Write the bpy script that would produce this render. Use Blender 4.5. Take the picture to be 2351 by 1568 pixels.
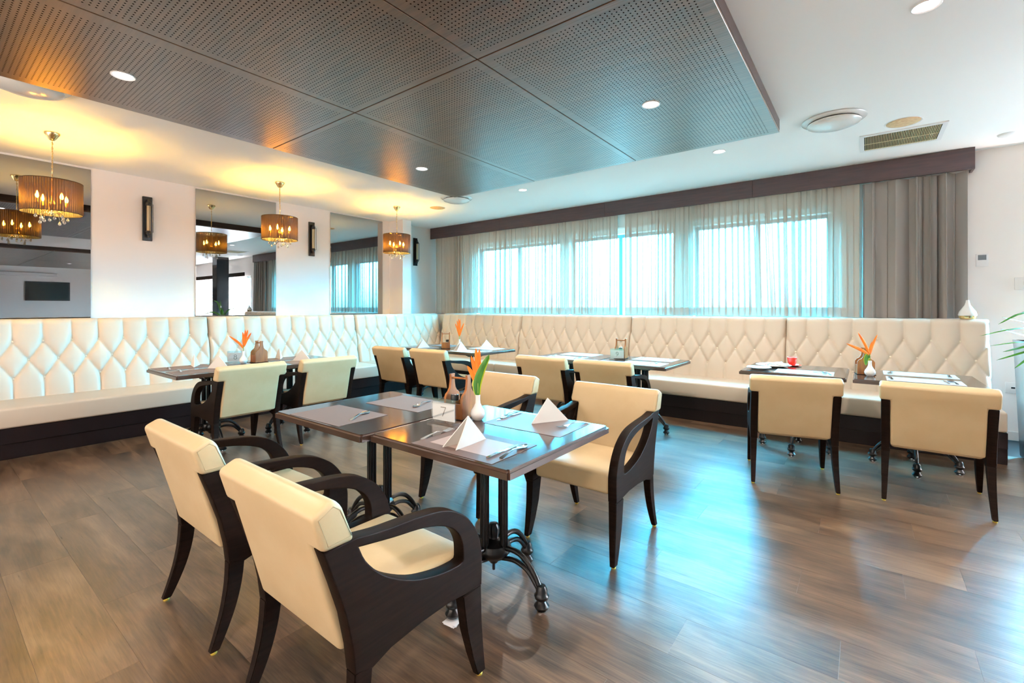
import bpy, bmesh, math, random
from mathutils import Vector, Matrix
R = math.radians
random.seed(7)
scn = bpy.context.scene
for o in list(bpy.data.objects): bpy.data.objects.remove(o)
C = scn.collection

# ------------------------------------------------------------------ camera
H = 1.328
cd = bpy.data.cameras.new('camera'); cam = bpy.data.objects.new('camera', cd); C.objects.link(cam)
cd.sensor_width = 36; cd.lens = 1063.0 / 2351 * 36
cd.shift_y = -78.0 / 2351
cam.location = (0, 0, H); cam.rotation_euler = (R(90), 0, 0.653)
cd.clip_start = .05
scn.camera = cam

# ------------------------------------------------------------------ light
scn.view_settings.view_transform = 'Standard'
scn.view_settings.look = 'None'
scn.view_settings.gamma = 1
scn.view_settings.exposure = 0.48
scn.view_settings.use_curve_mapping = False
scn.cycles.transparent_max_bounces = 24
scn.cycles.max_bounces = 8
scn.cycles.caustics_refractive = False
scn.cycles.caustics_reflective = False
scn.cycles.sample_clamp_indirect = 6

SKY_COL = (.05, .62, 1.0); SKY = 400
w = bpy.data.worlds.new('sky'); scn.world = w; w.use_nodes = True
nt = w.node_tree; nt.nodes.clear()
o_ = nt.nodes.new('ShaderNodeOutputWorld'); b_ = nt.nodes.new('ShaderNodeBackground')
tc = nt.nodes.new('ShaderNodeTexCoord'); sx = nt.nodes.new('ShaderNodeSeparateXYZ'); cr = nt.nodes.new('ShaderNodeValToRGB')
nt.links.new(tc.outputs['Generated'], sx.inputs[0]); nt.links.new(sx.outputs['Z'], cr.inputs['Fac'])
cr.color_ramp.elements[0].position = -0.0; cr.color_ramp.elements[0].color = (.010, .021, .025, 1)
cr.color_ramp.elements[1].position = 0.10; cr.color_ramp.elements[1].color = SKY_COL + (1,)
nt.links.new(cr.outputs['Color'], b_.inputs['Color']); b_.inputs['Strength'].default_value = SKY
nt.links.new(b_.outputs[0], o_.inputs[0])

def area(name, loc, rot, sx_, sy_, energy, col, portal=False):
    l = bpy.data.lights.new(name, 'AREA'); l.shape = 'RECTANGLE'; l.size = sx_; l.size_y = sy_
    l.energy = energy; l.color = col
    if portal: l.cycles.is_portal = True
    ob = bpy.data.objects.new(name, l); C.objects.link(ob); ob.location = loc; ob.rotation_euler = rot
    return ob
WINS = [(-6.0, -4.12), (-3.94, -2.2), (-1.93, -.34)]
for i, (a, b) in enumerate(WINS):
    area('window_portal', ((a + b) / 2, 6.98, 1.85), (R(-90), 0, 0), b - a, 1.25, 1, (1, 1, 1), True)
area('window_portal', (4.2, 6.98, 1.4), (R(-90), 0, 0), 5.4, 1.9, 1, (1, 1, 1), True)
# two added fill lamps that brighten the room, standing in for other windows
area('south_fill_light', (-2.5, -3.1, 1.4), (R(90), 0, 0), 7.0, 1.8, 170, (1.0, .80, .64))  # unseen fill behind the camera; the rear wall has no opening
area('east_fill_light', (4.2, 6.66, 1.4), (R(-90), 0, 0), 5.3, 1.8, 2000, (1.0, .78, .70))  # warm fill lamp added just inside the second window

# ------------------------------------------------------------------ materials
def N(nt, t, **k):
    n = nt.nodes.new(t)
    for a, v in k.items(): setattr(n, a, v)
    return n
def mat(name, col, rough=.5, metal=0, spec=.5, coat=0, coat_r=.1, bump=None, var=None, sheen=0, trans=0, ior=1.45, emit=None, es=0):
    m = bpy.data.materials.new(name); m.use_nodes = True
    nt = m.node_tree; p = nt.nodes['Principled BSDF']
    p.inputs['Base Color'].default_value = tuple(col) + (1,)
    p.inputs['Roughness'].default_value = rough; p.inputs['Metallic'].default_value = metal
    p.inputs['Specular IOR Level'].default_value = spec
    p.inputs['Coat Weight'].default_value = coat; p.inputs['Coat Roughness'].default_value = coat_r
    p.inputs['Sheen Weight'].default_value = sheen
    p.inputs['Transmission Weight'].default_value = trans; p.inputs['IOR'].default_value = ior
    if emit: p.inputs['Emission Color'].default_value = tuple(emit) + (1,); p.inputs['Emission Strength'].default_value = es
    tcn = None
    if bump or var: tcn = N(nt, 'ShaderNodeTexCoord')
    if var:   # (scale xyz, colour2, detail)
        mp = N(nt, 'ShaderNodeMapping'); mp.inputs['Scale'].default_value = var[0]
        nz = N(nt, 'ShaderNodeTexNoise'); nz.inputs['Scale'].default_value = 1; nz.inputs['Detail'].default_value = 4
        rp = N(nt, 'ShaderNodeValToRGB'); rp.color_ramp.elements[0].position = .35; rp.color_ramp.elements[1].position = .68
        rp.color_ramp.elements[0].color = tuple(col) + (1,); rp.color_ramp.elements[1].color = tuple(var[1]) + (1,)
        nt.links.new(tcn.outputs['Object'], mp.inputs[0]); nt.links.new(mp.outputs[0], nz.inputs['Vector'])
        nt.links.new(nz.outputs['Fac'], rp.inputs['Fac']); nt.links.new(rp.outputs[0], p.inputs['Base Color'])
    if bump:  # (scale xyz, strength, distance)
        mp = N(nt, 'ShaderNodeMapping'); mp.inputs['Scale'].default_value = bump[0]
        nz = N(nt, 'ShaderNodeTexNoise'); nz.inputs['Scale'].default_value = 1; nz.inputs['Detail'].default_value = 3
        bp = N(nt, 'ShaderNodeBump'); bp.inputs['Strength'].default_value = bump[1]; bp.inputs['Distance'].default_value = bump[2]
        nt.links.new(tcn.outputs['Object'], mp.inputs[0]); nt.links.new(mp.outputs[0], nz.inputs['Vector'])
        nt.links.new(nz.outputs['Fac'], bp.inputs['Height']); nt.links.new(bp.outputs[0], p.inputs['Normal'])
    return m
M = {}
M['wall'] = mat('wall_paint', (.87, .83, .80), .6, spec=.3, bump=((60, 60, 60), .05, .002))
M['ceil'] = mat('ceiling_paint', (.93, .91, .885), .6, spec=.3)
M['darkwood'] = mat('espresso_wood', (.0075, .0036, .0022), .5, spec=.09, coat=0, coat_r=.2, bump=((9, 9, 160), .12, .002), var=((6, 6, 90), (.014, .007, .0045)))
M['pelmet'] = mat('pelmet_wood', (.045, .018, .018), .42, spec=.6, coat=.2, coat_r=.35, var=((3, 60, 40), (.07, .028, .026)))
M['plinth'] = mat('plinth_wood', (.011, .006, .006), .4, spec=.2)
M['chairleather'] = mat('cream_leather', (.62, .455, .255), .38, spec=.45, bump=((90, 90, 90), .12, .002), var=((7, 7, 7), (.66, .50, .295)))
M['bench'] = mat('bench_leather', (.65, .545, .44), .36, spec=.45, bump=((70, 70, 70), .08, .002))
M['button'] = mat('button_leather', (.86, .77, .64), .35)
M['piping'] = mat('piping_leather', (.50, .36, .20), .5)
M['tabletop'] = mat('dark_table_laminate', (.040, .022, .017), .13, spec=.5, coat=.35, coat_r=.10, bump=((14, 150, 14), .06, .001), var=((5, 60, 5), (.062, .034, .025)))
M['tableedge'] = mat('table_edge_wood', (.060, .032, .022), .28, spec=.5, coat=.3)
M['iron'] = mat('black_cast_iron', (.006, .006, .007), .3, spec=.4, coat=.12, coat_r=.2)
M['steel'] = mat('polished_steel', (.72, .72, .74), .14, 1)
M['chrome'] = mat('chrome', (.8, .8, .82), .08, 1)
M['gold'] = mat('brass', (.85, .62, .30), .22, 1)
M['glide'] = mat('brass_glide', (.85, .6, .1), .4, .6)
M['ceramic'] = mat('white_ceramic', (.86, .85, .84), .12, coat=.6, coat_r=.05)
M['napkin'] = mat('white_cotton', (.72, .69, .65), .85, sheen=.3, bump=((200, 200, 200), .2, .001))
M['mat'] = mat('taupe_placemat', (.19, .14, .13), .5, bump=((500, 500, 500), .25, .0006))
M['mat_light'] = mat('pinkish_mat_panel', (.36, .265, .24), .5, bump=((500, 500, 500), .25, .0006))
M['mat_dark'] = mat('brown_mat_border', (.12, .075, .065), .5, bump=((500, 500, 500), .25, .0006))
M['mat_white'] = mat('pale_placemat', (.62, .58, .56), .45)
M['caddy'] = mat('oiled_acacia_wood', (.37, .12, .020), .45, coat=.05, bump=((14, 14, 90), .08, .001), var=((40, 40, 5), (.22, .07, .016)))
M['black'] = mat('black_plastic', (.012, .012, .012), .3)
M['white_plastic'] = mat('white_plastic', (.82, .80, .79), .35)
M['grey_screen'] = mat('grey_display', (.16, .19, .21), .2)
M['red'] = mat('red_glaze', (.80, .05, .03), .2, coat=.5)
M['orange'] = mat('orange_bract', (.85, .13, .006), .65, var=((30, 30, 14), (.90, .24, .012)))
M['leafgreen'] = mat('leaf_green', (.035, .15, .012), .4, var=((60, 60, 8), (.075, .25, .018)))
M['leafedge'] = mat('leaf_yellow', (.55, .62, .03), .4)
M['stem'] = mat('stem_green', (.25, .32, .05), .5)
M['ink'] = mat('printed_ink', (.07, .05, .04), .6)
M['paper'] = mat('white_card', (.84, .83, .86), .6)
M['dark_grille'] = mat('duct_black', (.02, .016, .01), .8)
M['slat'] = mat('grille_slat', (.60, .48, .27), .5)
M['speaker'] = mat('tan_speaker_mesh', (.46, .28, .14), .8, var=((40, 40, 40), (.60, .40, .21)))
M['tvscreen'] = mat('tv_glass', (.02, .03, .03), .12)
M['blackgloss'] = mat('black_glass', (.012, .016, .018), .08)
M['planter'] = mat('planter_dark', (.035, .035, .04), .22, coat=.3)
M['frame_alu'] = mat('window_frame_dark', (.10, .16, .17), .4)
M['window_white'] = mat('window_frame_white', (.75, .76, .74), .4)
M['soil'] = mat('soil', (.05, .03, .02), .9)
M['shaker'] = mat('pepper_grains', (.08, .06, .05), .7, var=((300, 300, 300), (.5, .45, .4)))
M['lampglass'] = mat('frosted_dome', (.80, .80, .78), .22, coat=.5)
M['filament'] = mat('ribbed_tube_glass', (.60, .50, .32), .25, coat=.4)

def emis(name, col, s):
    m = bpy.data.materials.new(name); m.use_nodes = True; nt = m.node_tree; nt.nodes.clear()
    o = N(nt, 'ShaderNodeOutputMaterial'); e = N(nt, 'ShaderNodeEmission'); e.inputs[0].default_value = tuple(col) + (1,); e.inputs[1].default_value = s
    nt.links.new(e.outputs[0], o.inputs[0]); return m
M['led'] = emis('led_disc', (1, .96, .97), 9)
M['bulb'] = emis('warm_bulb', (1, .56, .075), 1600)

def glassy(name, tint, fac, rough=.02):
    """thin clear sheet: mostly see-through with a mirror-like surface gloss"""
    m = bpy.data.materials.new(name); m.use_nodes = True; nt = m.node_tree; nt.nodes.clear()
    o = N(nt, 'ShaderNodeOutputMaterial'); t = N(nt, 'ShaderNodeBsdfTransparent'); g = N(nt, 'ShaderNodeBsdfGlossy'); mx = N(nt, 'ShaderNodeMixShader')
    t.inputs[0].default_value = tuple(tint) + (1,); g.inputs['Roughness'].default_value = rough; mx.inputs[0].default_value = fac
    nt.links.new(t.outputs[0], mx.inputs[1]); nt.links.new(g.outputs[0], mx.inputs[2]); nt.links.new(mx.outputs[0], o.inputs[0]); return m
M['acrylic'] = glassy('clear_acrylic', (.93, .95, .95), .10)
M['pane'] = glassy('window_glass', (.96, .99, .99), .06)
M['crystal'] = mat('cut_crystal', (.95, .93, .9), .02, trans=.75, ior=1.6, spec=1, coat=1, coat_r=.02)

def mirror_mat():
    m = bpy.data.materials.new('tinted_mirror'); m.use_nodes = True; p = m.node_tree.nodes['Principled BSDF']
    p.inputs['Base Color'].default_value = (.42, .43, .435, 1); p.inputs['Metallic'].default_value = 1; p.inputs['Roughness'].default_value = .0
    return m
M['mirror'] = mirror_mat()

def fabric(name, col, openness, tl, weave=0):
    m = bpy.data.materials.new(name); m.use_nodes = True; nt = m.node_tree; nt.nodes.clear()
    o = N(nt, 'ShaderNodeOutputMaterial'); t = N(nt, 'ShaderNodeBsdfTransparent'); d = N(nt, 'ShaderNodeBsdfDiffuse'); tr = N(nt, 'ShaderNodeBsdfTranslucent')
    for n in (d, tr): n.inputs[0].default_value = tuple(col) + (1,)
    a = N(nt, 'ShaderNodeMixShader'); a.inputs[0].default_value = tl; b = N(nt, 'ShaderNodeMixShader')
    nt.links.new(d.outputs[0], a.inputs[1]); nt.links.new(tr.outputs[0], a.inputs[2])
    b.inputs[0].default_value = openness
    nt.links.new(a.outputs[0], b.inputs[1]); nt.links.new(t.outputs[0], b.inputs[2])
    nt.links.new(b.outputs[0], o.inputs[0])
    return m
M['sheer'] = fabric('grey_sheer_voile', (.56, .51, .44), .155, .012)
M['hem'] = fabric('sheer_hem', (.48, .45, .40), .0012, .010)
M['taupe'] = fabric('taupe_curtain', (.37, .335, .31), .004, .02)
M['whitesheer'] = fabric('white_sheer', (.85, .80, .79), .02, .75)

def shade_mat():
    m = bpy.data.materials.new('pleated_organza'); m.use_nodes = True; nt = m.node_tree; nt.nodes.clear()
    o = N(nt, 'ShaderNodeOutputMaterial'); t = N(nt, 'ShaderNodeBsdfTransparent'); t.inputs[0].default_value = (1, .60, .20, 1)
    p = N(nt, 'ShaderNodeBsdfPrincipled'); p.inputs['Base Color'].default_value = (.010, .006, .004, 1); p.inputs['Roughness'].default_value = .45
    tr = N(nt, 'ShaderNodeBsdfTranslucent'); tr.inputs[0].default_value = (.03, .014, .005, 1)
    a = N(nt, 'ShaderNodeMixShader'); a.inputs[0].default_value = .10; b = N(nt, 'ShaderNodeMixShader')
    # woven stripes around the drum let more or less light through
    tcn = N(nt, 'ShaderNodeTexCoord'); sp = N(nt, 'ShaderNodeSeparateXYZ'); at = N(nt, 'ShaderNodeMath', operation='ARCTAN2')
    mu = N(nt, 'ShaderNodeMath', operation='MULTIPLY'); mu.inputs[1].default_value = 72; si = N(nt, 'ShaderNodeMath', operation='SINE')
    mr = N(nt, 'ShaderNodeMapRange'); mr.inputs['From Min'].default_value = -1; mr.inputs['From Max'].default_value = 1
    mr.inputs['To Min'].default_value = .0; mr.inputs['To Max'].default_value = .16
    nt.links.new(tcn.outputs['Object'], sp.inputs[0]); nt.links.new(sp.outputs['Y'], at.inputs[0]); nt.links.new(sp.outputs['X'], at.inputs[1])
    nt.links.new(at.outputs[0], mu.inputs[0]); nt.links.new(mu.outputs[0], si.inputs[0]); nt.links.new(si.outputs[0], mr.inputs['Value'])
    nt.links.new(mr.outputs[0], b.inputs[0])
    nt.links.new(p.outputs[0], a.inputs[1]); nt.links.new(tr.outputs[0], a.inputs[2])
    nt.links.new(a.outputs[0], b.inputs[1]); nt.links.new(t.outputs[0], b.inputs[2]); nt.links.new(b.outputs[0], o.inputs[0])
    return m
M['shade'] = shade_mat()

def floor_mat():
    m = bpy.data.materials.new('vinyl_oak_plank'); m.use_nodes = True; nt = m.node_tree; p = nt.nodes['Principled BSDF']
    g = N(nt, 'ShaderNodeNewGeometry'); oi = N(nt, 'ShaderNodeObjectInfo'); L = nt.links.new
    off = N(nt, 'ShaderNodeVectorMath', operation='MULTIPLY_ADD')
    cmb = N(nt, 'ShaderNodeCombineXYZ'); L(oi.outputs['Random'], cmb.inputs[0]); L(oi.outputs['Random'], cmb.inputs[2])
    sc = N(nt, 'ShaderNodeVectorMath', operation='SCALE'); sc.inputs['Scale'].default_value = 23; L(cmb.outputs[0], sc.inputs[0])
    ad = N(nt, 'ShaderNodeVectorMath', operation='ADD'); L(g.outputs['Position'], ad.inputs[0]); L(sc.outputs[0], ad.inputs[1])
    def noise(scale, detail=4, dist=0, rough=.5):
        mp = N(nt, 'ShaderNodeMapping'); mp.inputs['Scale'].default_value = scale; L(ad.outputs[0], mp.inputs[0])
        nz = N(nt, 'ShaderNodeTexNoise'); nz.inputs['Scale'].default_value = 1; nz.inputs['Detail'].default_value = detail
        nz.inputs['Distortion'].default_value = dist; nz.inputs['Roughness'].default_value = rough
        L(mp.outputs[0], nz.inputs['Vector']); return nz
    grain = noise((6, 120, 3), 6, .5, .65); blotch = noise((1.6, 5, 2), 3, .8); fig = noise((1.8, 11, 2), 2, 2.2)
    r1 = N(nt, 'ShaderNodeValToRGB'); e = r1.color_ramp.elements
    e[0].position = .36; e[0].color = (.030, .016, .009, 1); e[1].position = .68; e[1].color = (.250, .150, .085, 1)
    mid = r1.color_ramp.elements.new(.5); mid.color = (.115, .064, .036, 1)
    mx = N(nt, 'ShaderNodeMath', operation='MULTIPLY_ADD'); mx.inputs[1].default_value = .34
    L(grain.outputs['Fac'], mx.inputs[0])
    m2 = N(nt, 'ShaderNodeMath', operation='MULTIPLY_ADD'); m2.inputs[1].default_value = .46; L(blotch.outputs['Fac'], m2.inputs[0])
    m3 = N(nt, 'ShaderNodeMath', operation='MULTIPLY_ADD'); m3.inputs[1].default_value = .22; L(fig.outputs['Fac'], m3.inputs[0])
    L(m2.outputs[0], mx.inputs[2]); L(m3.outputs[0], m2.inputs[2])
    rr = N(nt, 'ShaderNodeMath', operation='MULTIPLY_ADD'); rr.inputs[1].default_value = .06; rr.inputs[2].default_value = -.05; L(oi.outputs['Random'], rr.inputs[0]); L(rr.outputs[0], m3.inputs[2])
    L(mx.outputs[0], r1.inputs['Fac']); L(r1.outputs[0], p.inputs['Base Color'])
    p.inputs['Specular IOR Level'].default_value = .25
    rg = N(nt, 'ShaderNodeMapRange'); rg.inputs['To Min'].default_value = .22; rg.inputs['To Max'].default_value = .40; L(grain.outputs['Fac'], rg.inputs['Value']); L(rg.outputs[0], p.inputs['Roughness'])
    bp = N(nt, 'ShaderNodeBump'); bp.inputs['Strength'].default_value = .3; bp.inputs['Distance'].default_value = .0016
    L(grain.outputs['Fac'], bp.inputs['Height']); L(bp.outputs[0], p.inputs['Normal']); L(bp.outputs[0], p.inputs['Coat Normal'])
    p.inputs['Coat Weight'].default_value = .85; p.inputs['Coat Roughness'].default_value = .40; p.inputs['Coat IOR'].default_value = 1.45
    return m
M['floor'] = floor_mat()

def perf_mat(name, holes=True):
    m = bpy.data.materials.new(name); m.use_nodes = True; nt = m.node_tree; p = nt.nodes['Principled BSDF']; L = nt.links.new
    tcn = N(nt, 'ShaderNodeTexCoord')
    mp = N(nt, 'ShaderNodeMapping'); mp.inputs['Scale'].default_value = (3, 22, 3); L(tcn.outputs['Object'], mp.inputs[0])
    nz = N(nt, 'ShaderNodeTexNoise'); nz.inputs['Scale'].default_value = 1; nz.inputs['Detail'].default_value = 4; L(mp.outputs[0], nz.inputs['Vector'])
    r = N(nt, 'ShaderNodeValToRGB'); r.color_ramp.elements[0].color = (.070, .027, .009, 1); r.color_ramp.elements[1].color = (.135, .056, .022, 1)
    r.color_ramp.elements[0].position = .35; r.color_ramp.elements[1].position = .65
    L(nz.outputs['Fac'], r.inputs['Fac'])
    p.inputs['Roughness'].default_value = .34; p.inputs['Specular IOR Level'].default_value = .5
    p.inputs['Coat Weight'].default_value = .8; p.inputs['Coat Roughness'].default_value = .32; p.inputs['Coat IOR'].default_value = 1.55
    nb = N(nt, 'ShaderNodeTexNoise'); nb.inputs['Scale'].default_value = 1; nb.inputs['Detail'].default_value = 2; mb = N(nt, 'ShaderNodeMapping'); mb.inputs['Scale'].default_value = (1.5, 70, 1); L(tcn.outputs['Object'], mb.inputs[0]); L(mb.outputs[0], nb.inputs['Vector'])
    bp = N(nt, 'ShaderNodeBump'); bp.inputs['Strength'].default_value = .5; bp.inputs['Distance'].default_value = .0018; L(nb.outputs['Fac'], bp.inputs['Height']); L(bp.outputs[0], p.inputs['Normal']); L(bp.outputs[0], p.inputs['Coat Normal'])
    if not holes:
        L(r.outputs[0], p.inputs['Base Color']); return m
    sp = N(nt, 'ShaderNodeSeparateXYZ'); L(tcn.outputs['Object'], sp.inputs[0])
    PI_ = .0262; ds = []
    for ax, lim in (('X', .585), ('Y', 1.17)):
        a = N(nt, 'ShaderNodeMath', operation='MULTIPLY'); a.inputs[1].default_value = 1 / PI_; L(sp.outputs[ax], a.inputs[0])
        f = N(nt, 'ShaderNodeMath', operation='FRACT'); L(a.outputs[0], f.inputs[0])
        s = N(nt, 'ShaderNodeMath', operation='SUBTRACT'); s.inputs[1].default_value = .5; L(f.outputs[0], s.inputs[0])
        q = N(nt, 'ShaderNodeMath', operation='MULTIPLY'); L(s.outputs[0], q.inputs[0]); L(s.outputs[0], q.inputs[1]); ds.append(q)
        ab = N(nt, 'ShaderNodeMath', operation='ABSOLUTE'); L(sp.outputs[ax], ab.inputs[0])
        lt = N(nt, 'ShaderNodeMath', operation='LESS_THAN'); lt.inputs[1].default_value = lim; L(ab.outputs[0], lt.inputs[0]); ds.append(lt)
    su = N(nt, 'ShaderNodeMath', operation='ADD'); L(ds[0].outputs[0], su.inputs[0]); L(ds[2].outputs[0], su.inputs[1])
    mr = N(nt, 'ShaderNodeMapRange'); mr.inputs['From Min'].default_value = .024; mr.inputs['From Max'].default_value = .042
    mr.inputs['To Min'].default_value = 1; mr.inputs['To Max'].default_value = 0; L(su.outputs[0], mr.inputs['Value'])
    k1 = N(nt, 'ShaderNodeMath', operation='MULTIPLY'); L(mr.outputs[0], k1.inputs[0]); L(ds[1].outputs[0], k1.inputs[1])
    k2 = N(nt, 'ShaderNodeMath', operation='MULTIPLY'); L(k1.outputs[0], k2.inputs[0]); L(ds[3].outputs[0], k2.inputs[1])
    mixc = N(nt, 'ShaderNodeMix', data_type='RGBA'); L(k2.outputs[0], mixc.inputs['Factor']); L(r.outputs[0], mixc.inputs['A']); mixc.inputs['B'].default_value = (.008, .004, .003, 1)
    L(mixc.outputs['Result'], p.inputs['Base Color'])
    iv = N(nt, 'ShaderNodeMath', operation='MULTIPLY_ADD'); iv.inputs[1].default_value = -.5; iv.inputs[2].default_value = .5; L(k2.outputs[0], iv.inputs[0]); L(iv.outputs[0], p.inputs['Specular IOR Level'])
    i2 = N(nt, 'ShaderNodeMath', operation='MULTIPLY_ADD'); i2.inputs[1].default_value = -.8; i2.inputs[2].default_value = .8; L(k2.outputs[0], i2.inputs[0]); L(i2.outputs[0], p.inputs['Coat Weight'])
    return m
M['perf'] = perf_mat('perforated_veneer'); M['veneer'] = perf_mat('plain_veneer', False)
M['raftedge'] = mat('raft_edge_wood', (.035, .018, .014), .4)

# ------------------------------------------------------------------ mesh helpers
def link(name, me, m=None, parent=None, smooth=False, loc=None):
    if m is not None and not me.materials: me.materials.append(m)
    if smooth:
        me.polygons.foreach_set('use_smooth', [True] * len(me.polygons))
    o = bpy.data.objects.new(name, me); C.objects.link(o)
    if parent is not None: o.parent = parent
    if loc is not None: o.location = loc
    return o
def bm_mesh(bm, name='m', smooth=False, angle=None):
    me = bpy.data.meshes.new(name); bm.normal_update(); bm.to_mesh(me); bm.free()
    if smooth: me.polygons.foreach_set('use_smooth', [True] * len(me.polygons))
    if angle is not None:
        me.set_sharp_from_angle(angle=R(angle))
    return me
def add_box(bm, x0, x1, y0, y1, z0, z1, mtx=None):
    vs = [bm.verts.new((x, y, z)) for x in (x0, x1) for y in (y0, y1) for z in (z0, z1)]
    for f in ((0, 1, 3, 2), (4, 6, 7, 5), (0, 4, 5, 1), (2, 3, 7, 6), (0, 2, 6, 4), (1, 5, 7, 3)):
        bm.faces.new([vs[i] for i in f])
    if mtx: bmesh.ops.transform(bm, matrix=mtx, verts=vs)
    return vs
def box_me(x0, x1, y0, y1, z0, z1, bev=0, seg=2, name='m'):
    bm = bmesh.new(); add_box(bm, x0, x1, y0, y1, z0, z1)
    if bev: bmesh.ops.bevel(bm, geom=list(bm.edges), offset=bev, segments=seg, profile=.5, affect='EDGES', clamp_overlap=True)
    return bm_mesh(bm, name, smooth=bool(bev), angle=35 if bev else None)
def prism(bm, pts, axis, a0, a1):
    """extrude a 2-D outline; axis 'x': pts=(y,z), 'y': pts=(x,z), 'z': pts=(x,y)"""
    def P(p, a): return {'x': (a, p[0], p[1]), 'y': (p[0], a, p[1]), 'z': (p[0], p[1], a)}[axis]
    A = [bm.verts.new(P(p, a0)) for p in pts]; B = [bm.verts.new(P(p, a1)) for p in pts]; n = len(pts)
    for i in range(n): bm.faces.new((A[i], A[(i + 1) % n], B[(i + 1) % n], B[i]))
    bm.faces.new(A[::-1]); bm.faces.new(B)
    return A + B
def tube(bm, pts, r, seg=8, closed=False, cap=True, up=Vector((0, 0, 1))):
    pts = [Vector(p) for p in pts]; n = len(pts); rr = r if isinstance(r, (list, tuple)) else [r] * n
    rings = []
    for i, p in enumerate(pts):
        if closed: t = pts[(i + 1) % n] - pts[i - 1]
        else: t = pts[min(i + 1, n - 1)] - pts[max(i - 1, 0)]
        t.normalize(); u = up if abs(t.dot(up)) < .95 else Vector((1, 0, 0))
        a = t.cross(u).normalized(); b = a.cross(t)
        rings.append([bm.verts.new(p + a * math.cos(2 * math.pi * k / seg) * rr[i] + b * math.sin(2 * math.pi * k / seg) * rr[i]) for k in range(seg)])
    m = n if closed else n - 1
    for i in range(m):
        A, B = rings[i], rings[(i + 1) % n]
        for k in range(seg): bm.faces.new((A[k], A[(k + 1) % seg], B[(k + 1) % seg], B[k]))
    if cap and not closed: bm.faces.new(rings[0][::-1]); bm.faces.new(rings[-1])
def lathe(bm, prof, seg=24, c=(0, 0, 0)):
    rings = []
    for r, z in prof:
        if r < 1e-5: rings.append([bm.verts.new((c[0], c[1], c[2] + z))])
        else: rings.append([bm.verts.new((c[0] + r * math.cos(2 * math.pi * k / seg), c[1] + r * math.sin(2 * math.pi * k / seg), c[2] + z)) for k in range(seg)])
    for A, B in zip(rings, rings[1:]):
        for k in range(seg):
            a = [A[k % len(A)], A[(k + 1) % len(A)], B[(k + 1) % len(B)], B[k % len(B)]]
            u = []
            for v in a:
                if v not in u: u.append(v)
            if len(u) > 2:
                try: bm.faces.new(u)
                except ValueError: pass
def lathe_me(prof, seg=24, name='m', angle=40):
    bm = bmesh.new(); lathe(bm, prof, seg); bmesh.ops.recalc_face_normals(bm, faces=bm.faces); return bm_mesh(bm, name, True, angle)
def tube_me(pts, r, seg=8, closed=False, name='m'):
    bm = bmesh.new(); tube(bm, pts, r, seg, closed); bmesh.ops.recalc_face_normals(bm, faces=bm.faces); return bm_mesh(bm, name, True, 50)
def spline(pts, n=6):
    """Catmull-Rom through 2-D/3-D points"""
    P = [Vector(p) for p in pts]; out = []
    for i in range(len(P) - 1):
        p0 = P[max(i - 1, 0)]; p1 = P[i]; p2 = P[i + 1]; p3 = P[min(i + 2, len(P) - 1)]
        for k in range(n):
            t = k / n
            out.append(.5 * ((2 * p1) + (p2 - p0) * t + (2 * p0 - 5 * p1 + 4 * p2 - p3) * t * t + (3 * p1 - p0 - 3 * p2 + p3) * t ** 3))
    out.append(P[-1]); return [tuple(v) for v in out]
def plate_me(outlines, thick, bev, name='m'):
    """flat 2-D outline (x,y) with optional holes -> solid plate, thickness along z, rounded edges"""
    cu = bpy.data.curves.new(name, 'CURVE'); cu.dimensions = '2D'; cu.fill_mode = 'BOTH'
    cu.extrude = thick / 2 - bev; cu.bevel_depth = bev; cu.bevel_resolution = 1; cu.offset = -bev
    for ol in outlines:
        s = cu.splines.new('POLY'); s.points.add(len(ol) - 1)
        for i, p in enumerate(ol): s.points[i].co = (p[0], p[1], 0, 1)
        s.use_cyclic_u = True
    ob = bpy.data.objects.new(name, cu); C.objects.link(ob)
    dg = bpy.context.evaluated_depsgraph_get(); dg.update()
    me = bpy.data.meshes.new_from_object(ob.evaluated_get(dg))
    bpy.data.objects.remove(ob); me.materials.clear()
    me.polygons.foreach_set('use_smooth', [True] * len(me.polygons)); me.set_sharp_from_angle(angle=R(38))
    return me
def YZ(me, x):  # plate drawn in (y,z) -> stand it up at x
    me.transform(Matrix(((0, 0, 1, x), (1, 0, 0, 0), (0, 1, 0, 0), (0, 0, 0, 1)))); return me

def empty(name, loc=(0, 0, 0), rz=0):
    o = bpy.data.objects.new(name, None); C.objects.link(o); o.location = loc; o.rotation_euler = (0, 0, rz); o.empty_display_size = .1; return o
def tag(o, label, cat, group=None):
    o['label'] = label; o['category'] = cat
    if group: o['group'] = group
    return o
def thing(name, label, cat, loc=(0, 0, 0), rz=0, group=None): return tag(empty(name, loc, rz), label, cat, group)
def copy_tree(o, parent=None):
    c = o.copy(); C.objects.link(c)
    if parent is not None: c.parent = parent
    for ch in list(o.children): copy_tree(ch, c)
    return c
def structure(name, me, m):
    o = link(name, me, m); o['kind'] = 'structure'; return o
PROTO = {}
def place(key, label, cat, loc, rz=0, group=None):
    """first use takes the prototype itself, later ones copy it with its parts"""
    o, used = PROTO[key]
    if used: o = copy_tree(o)
    PROTO[key] = (PROTO[key][0], True)
    o.location = loc; o.rotation_euler = (0, 0, rz)
    for k in ('label', 'category', 'group'):
        if k in o: del o[k]
    return tag(o, label, cat, group)

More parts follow.
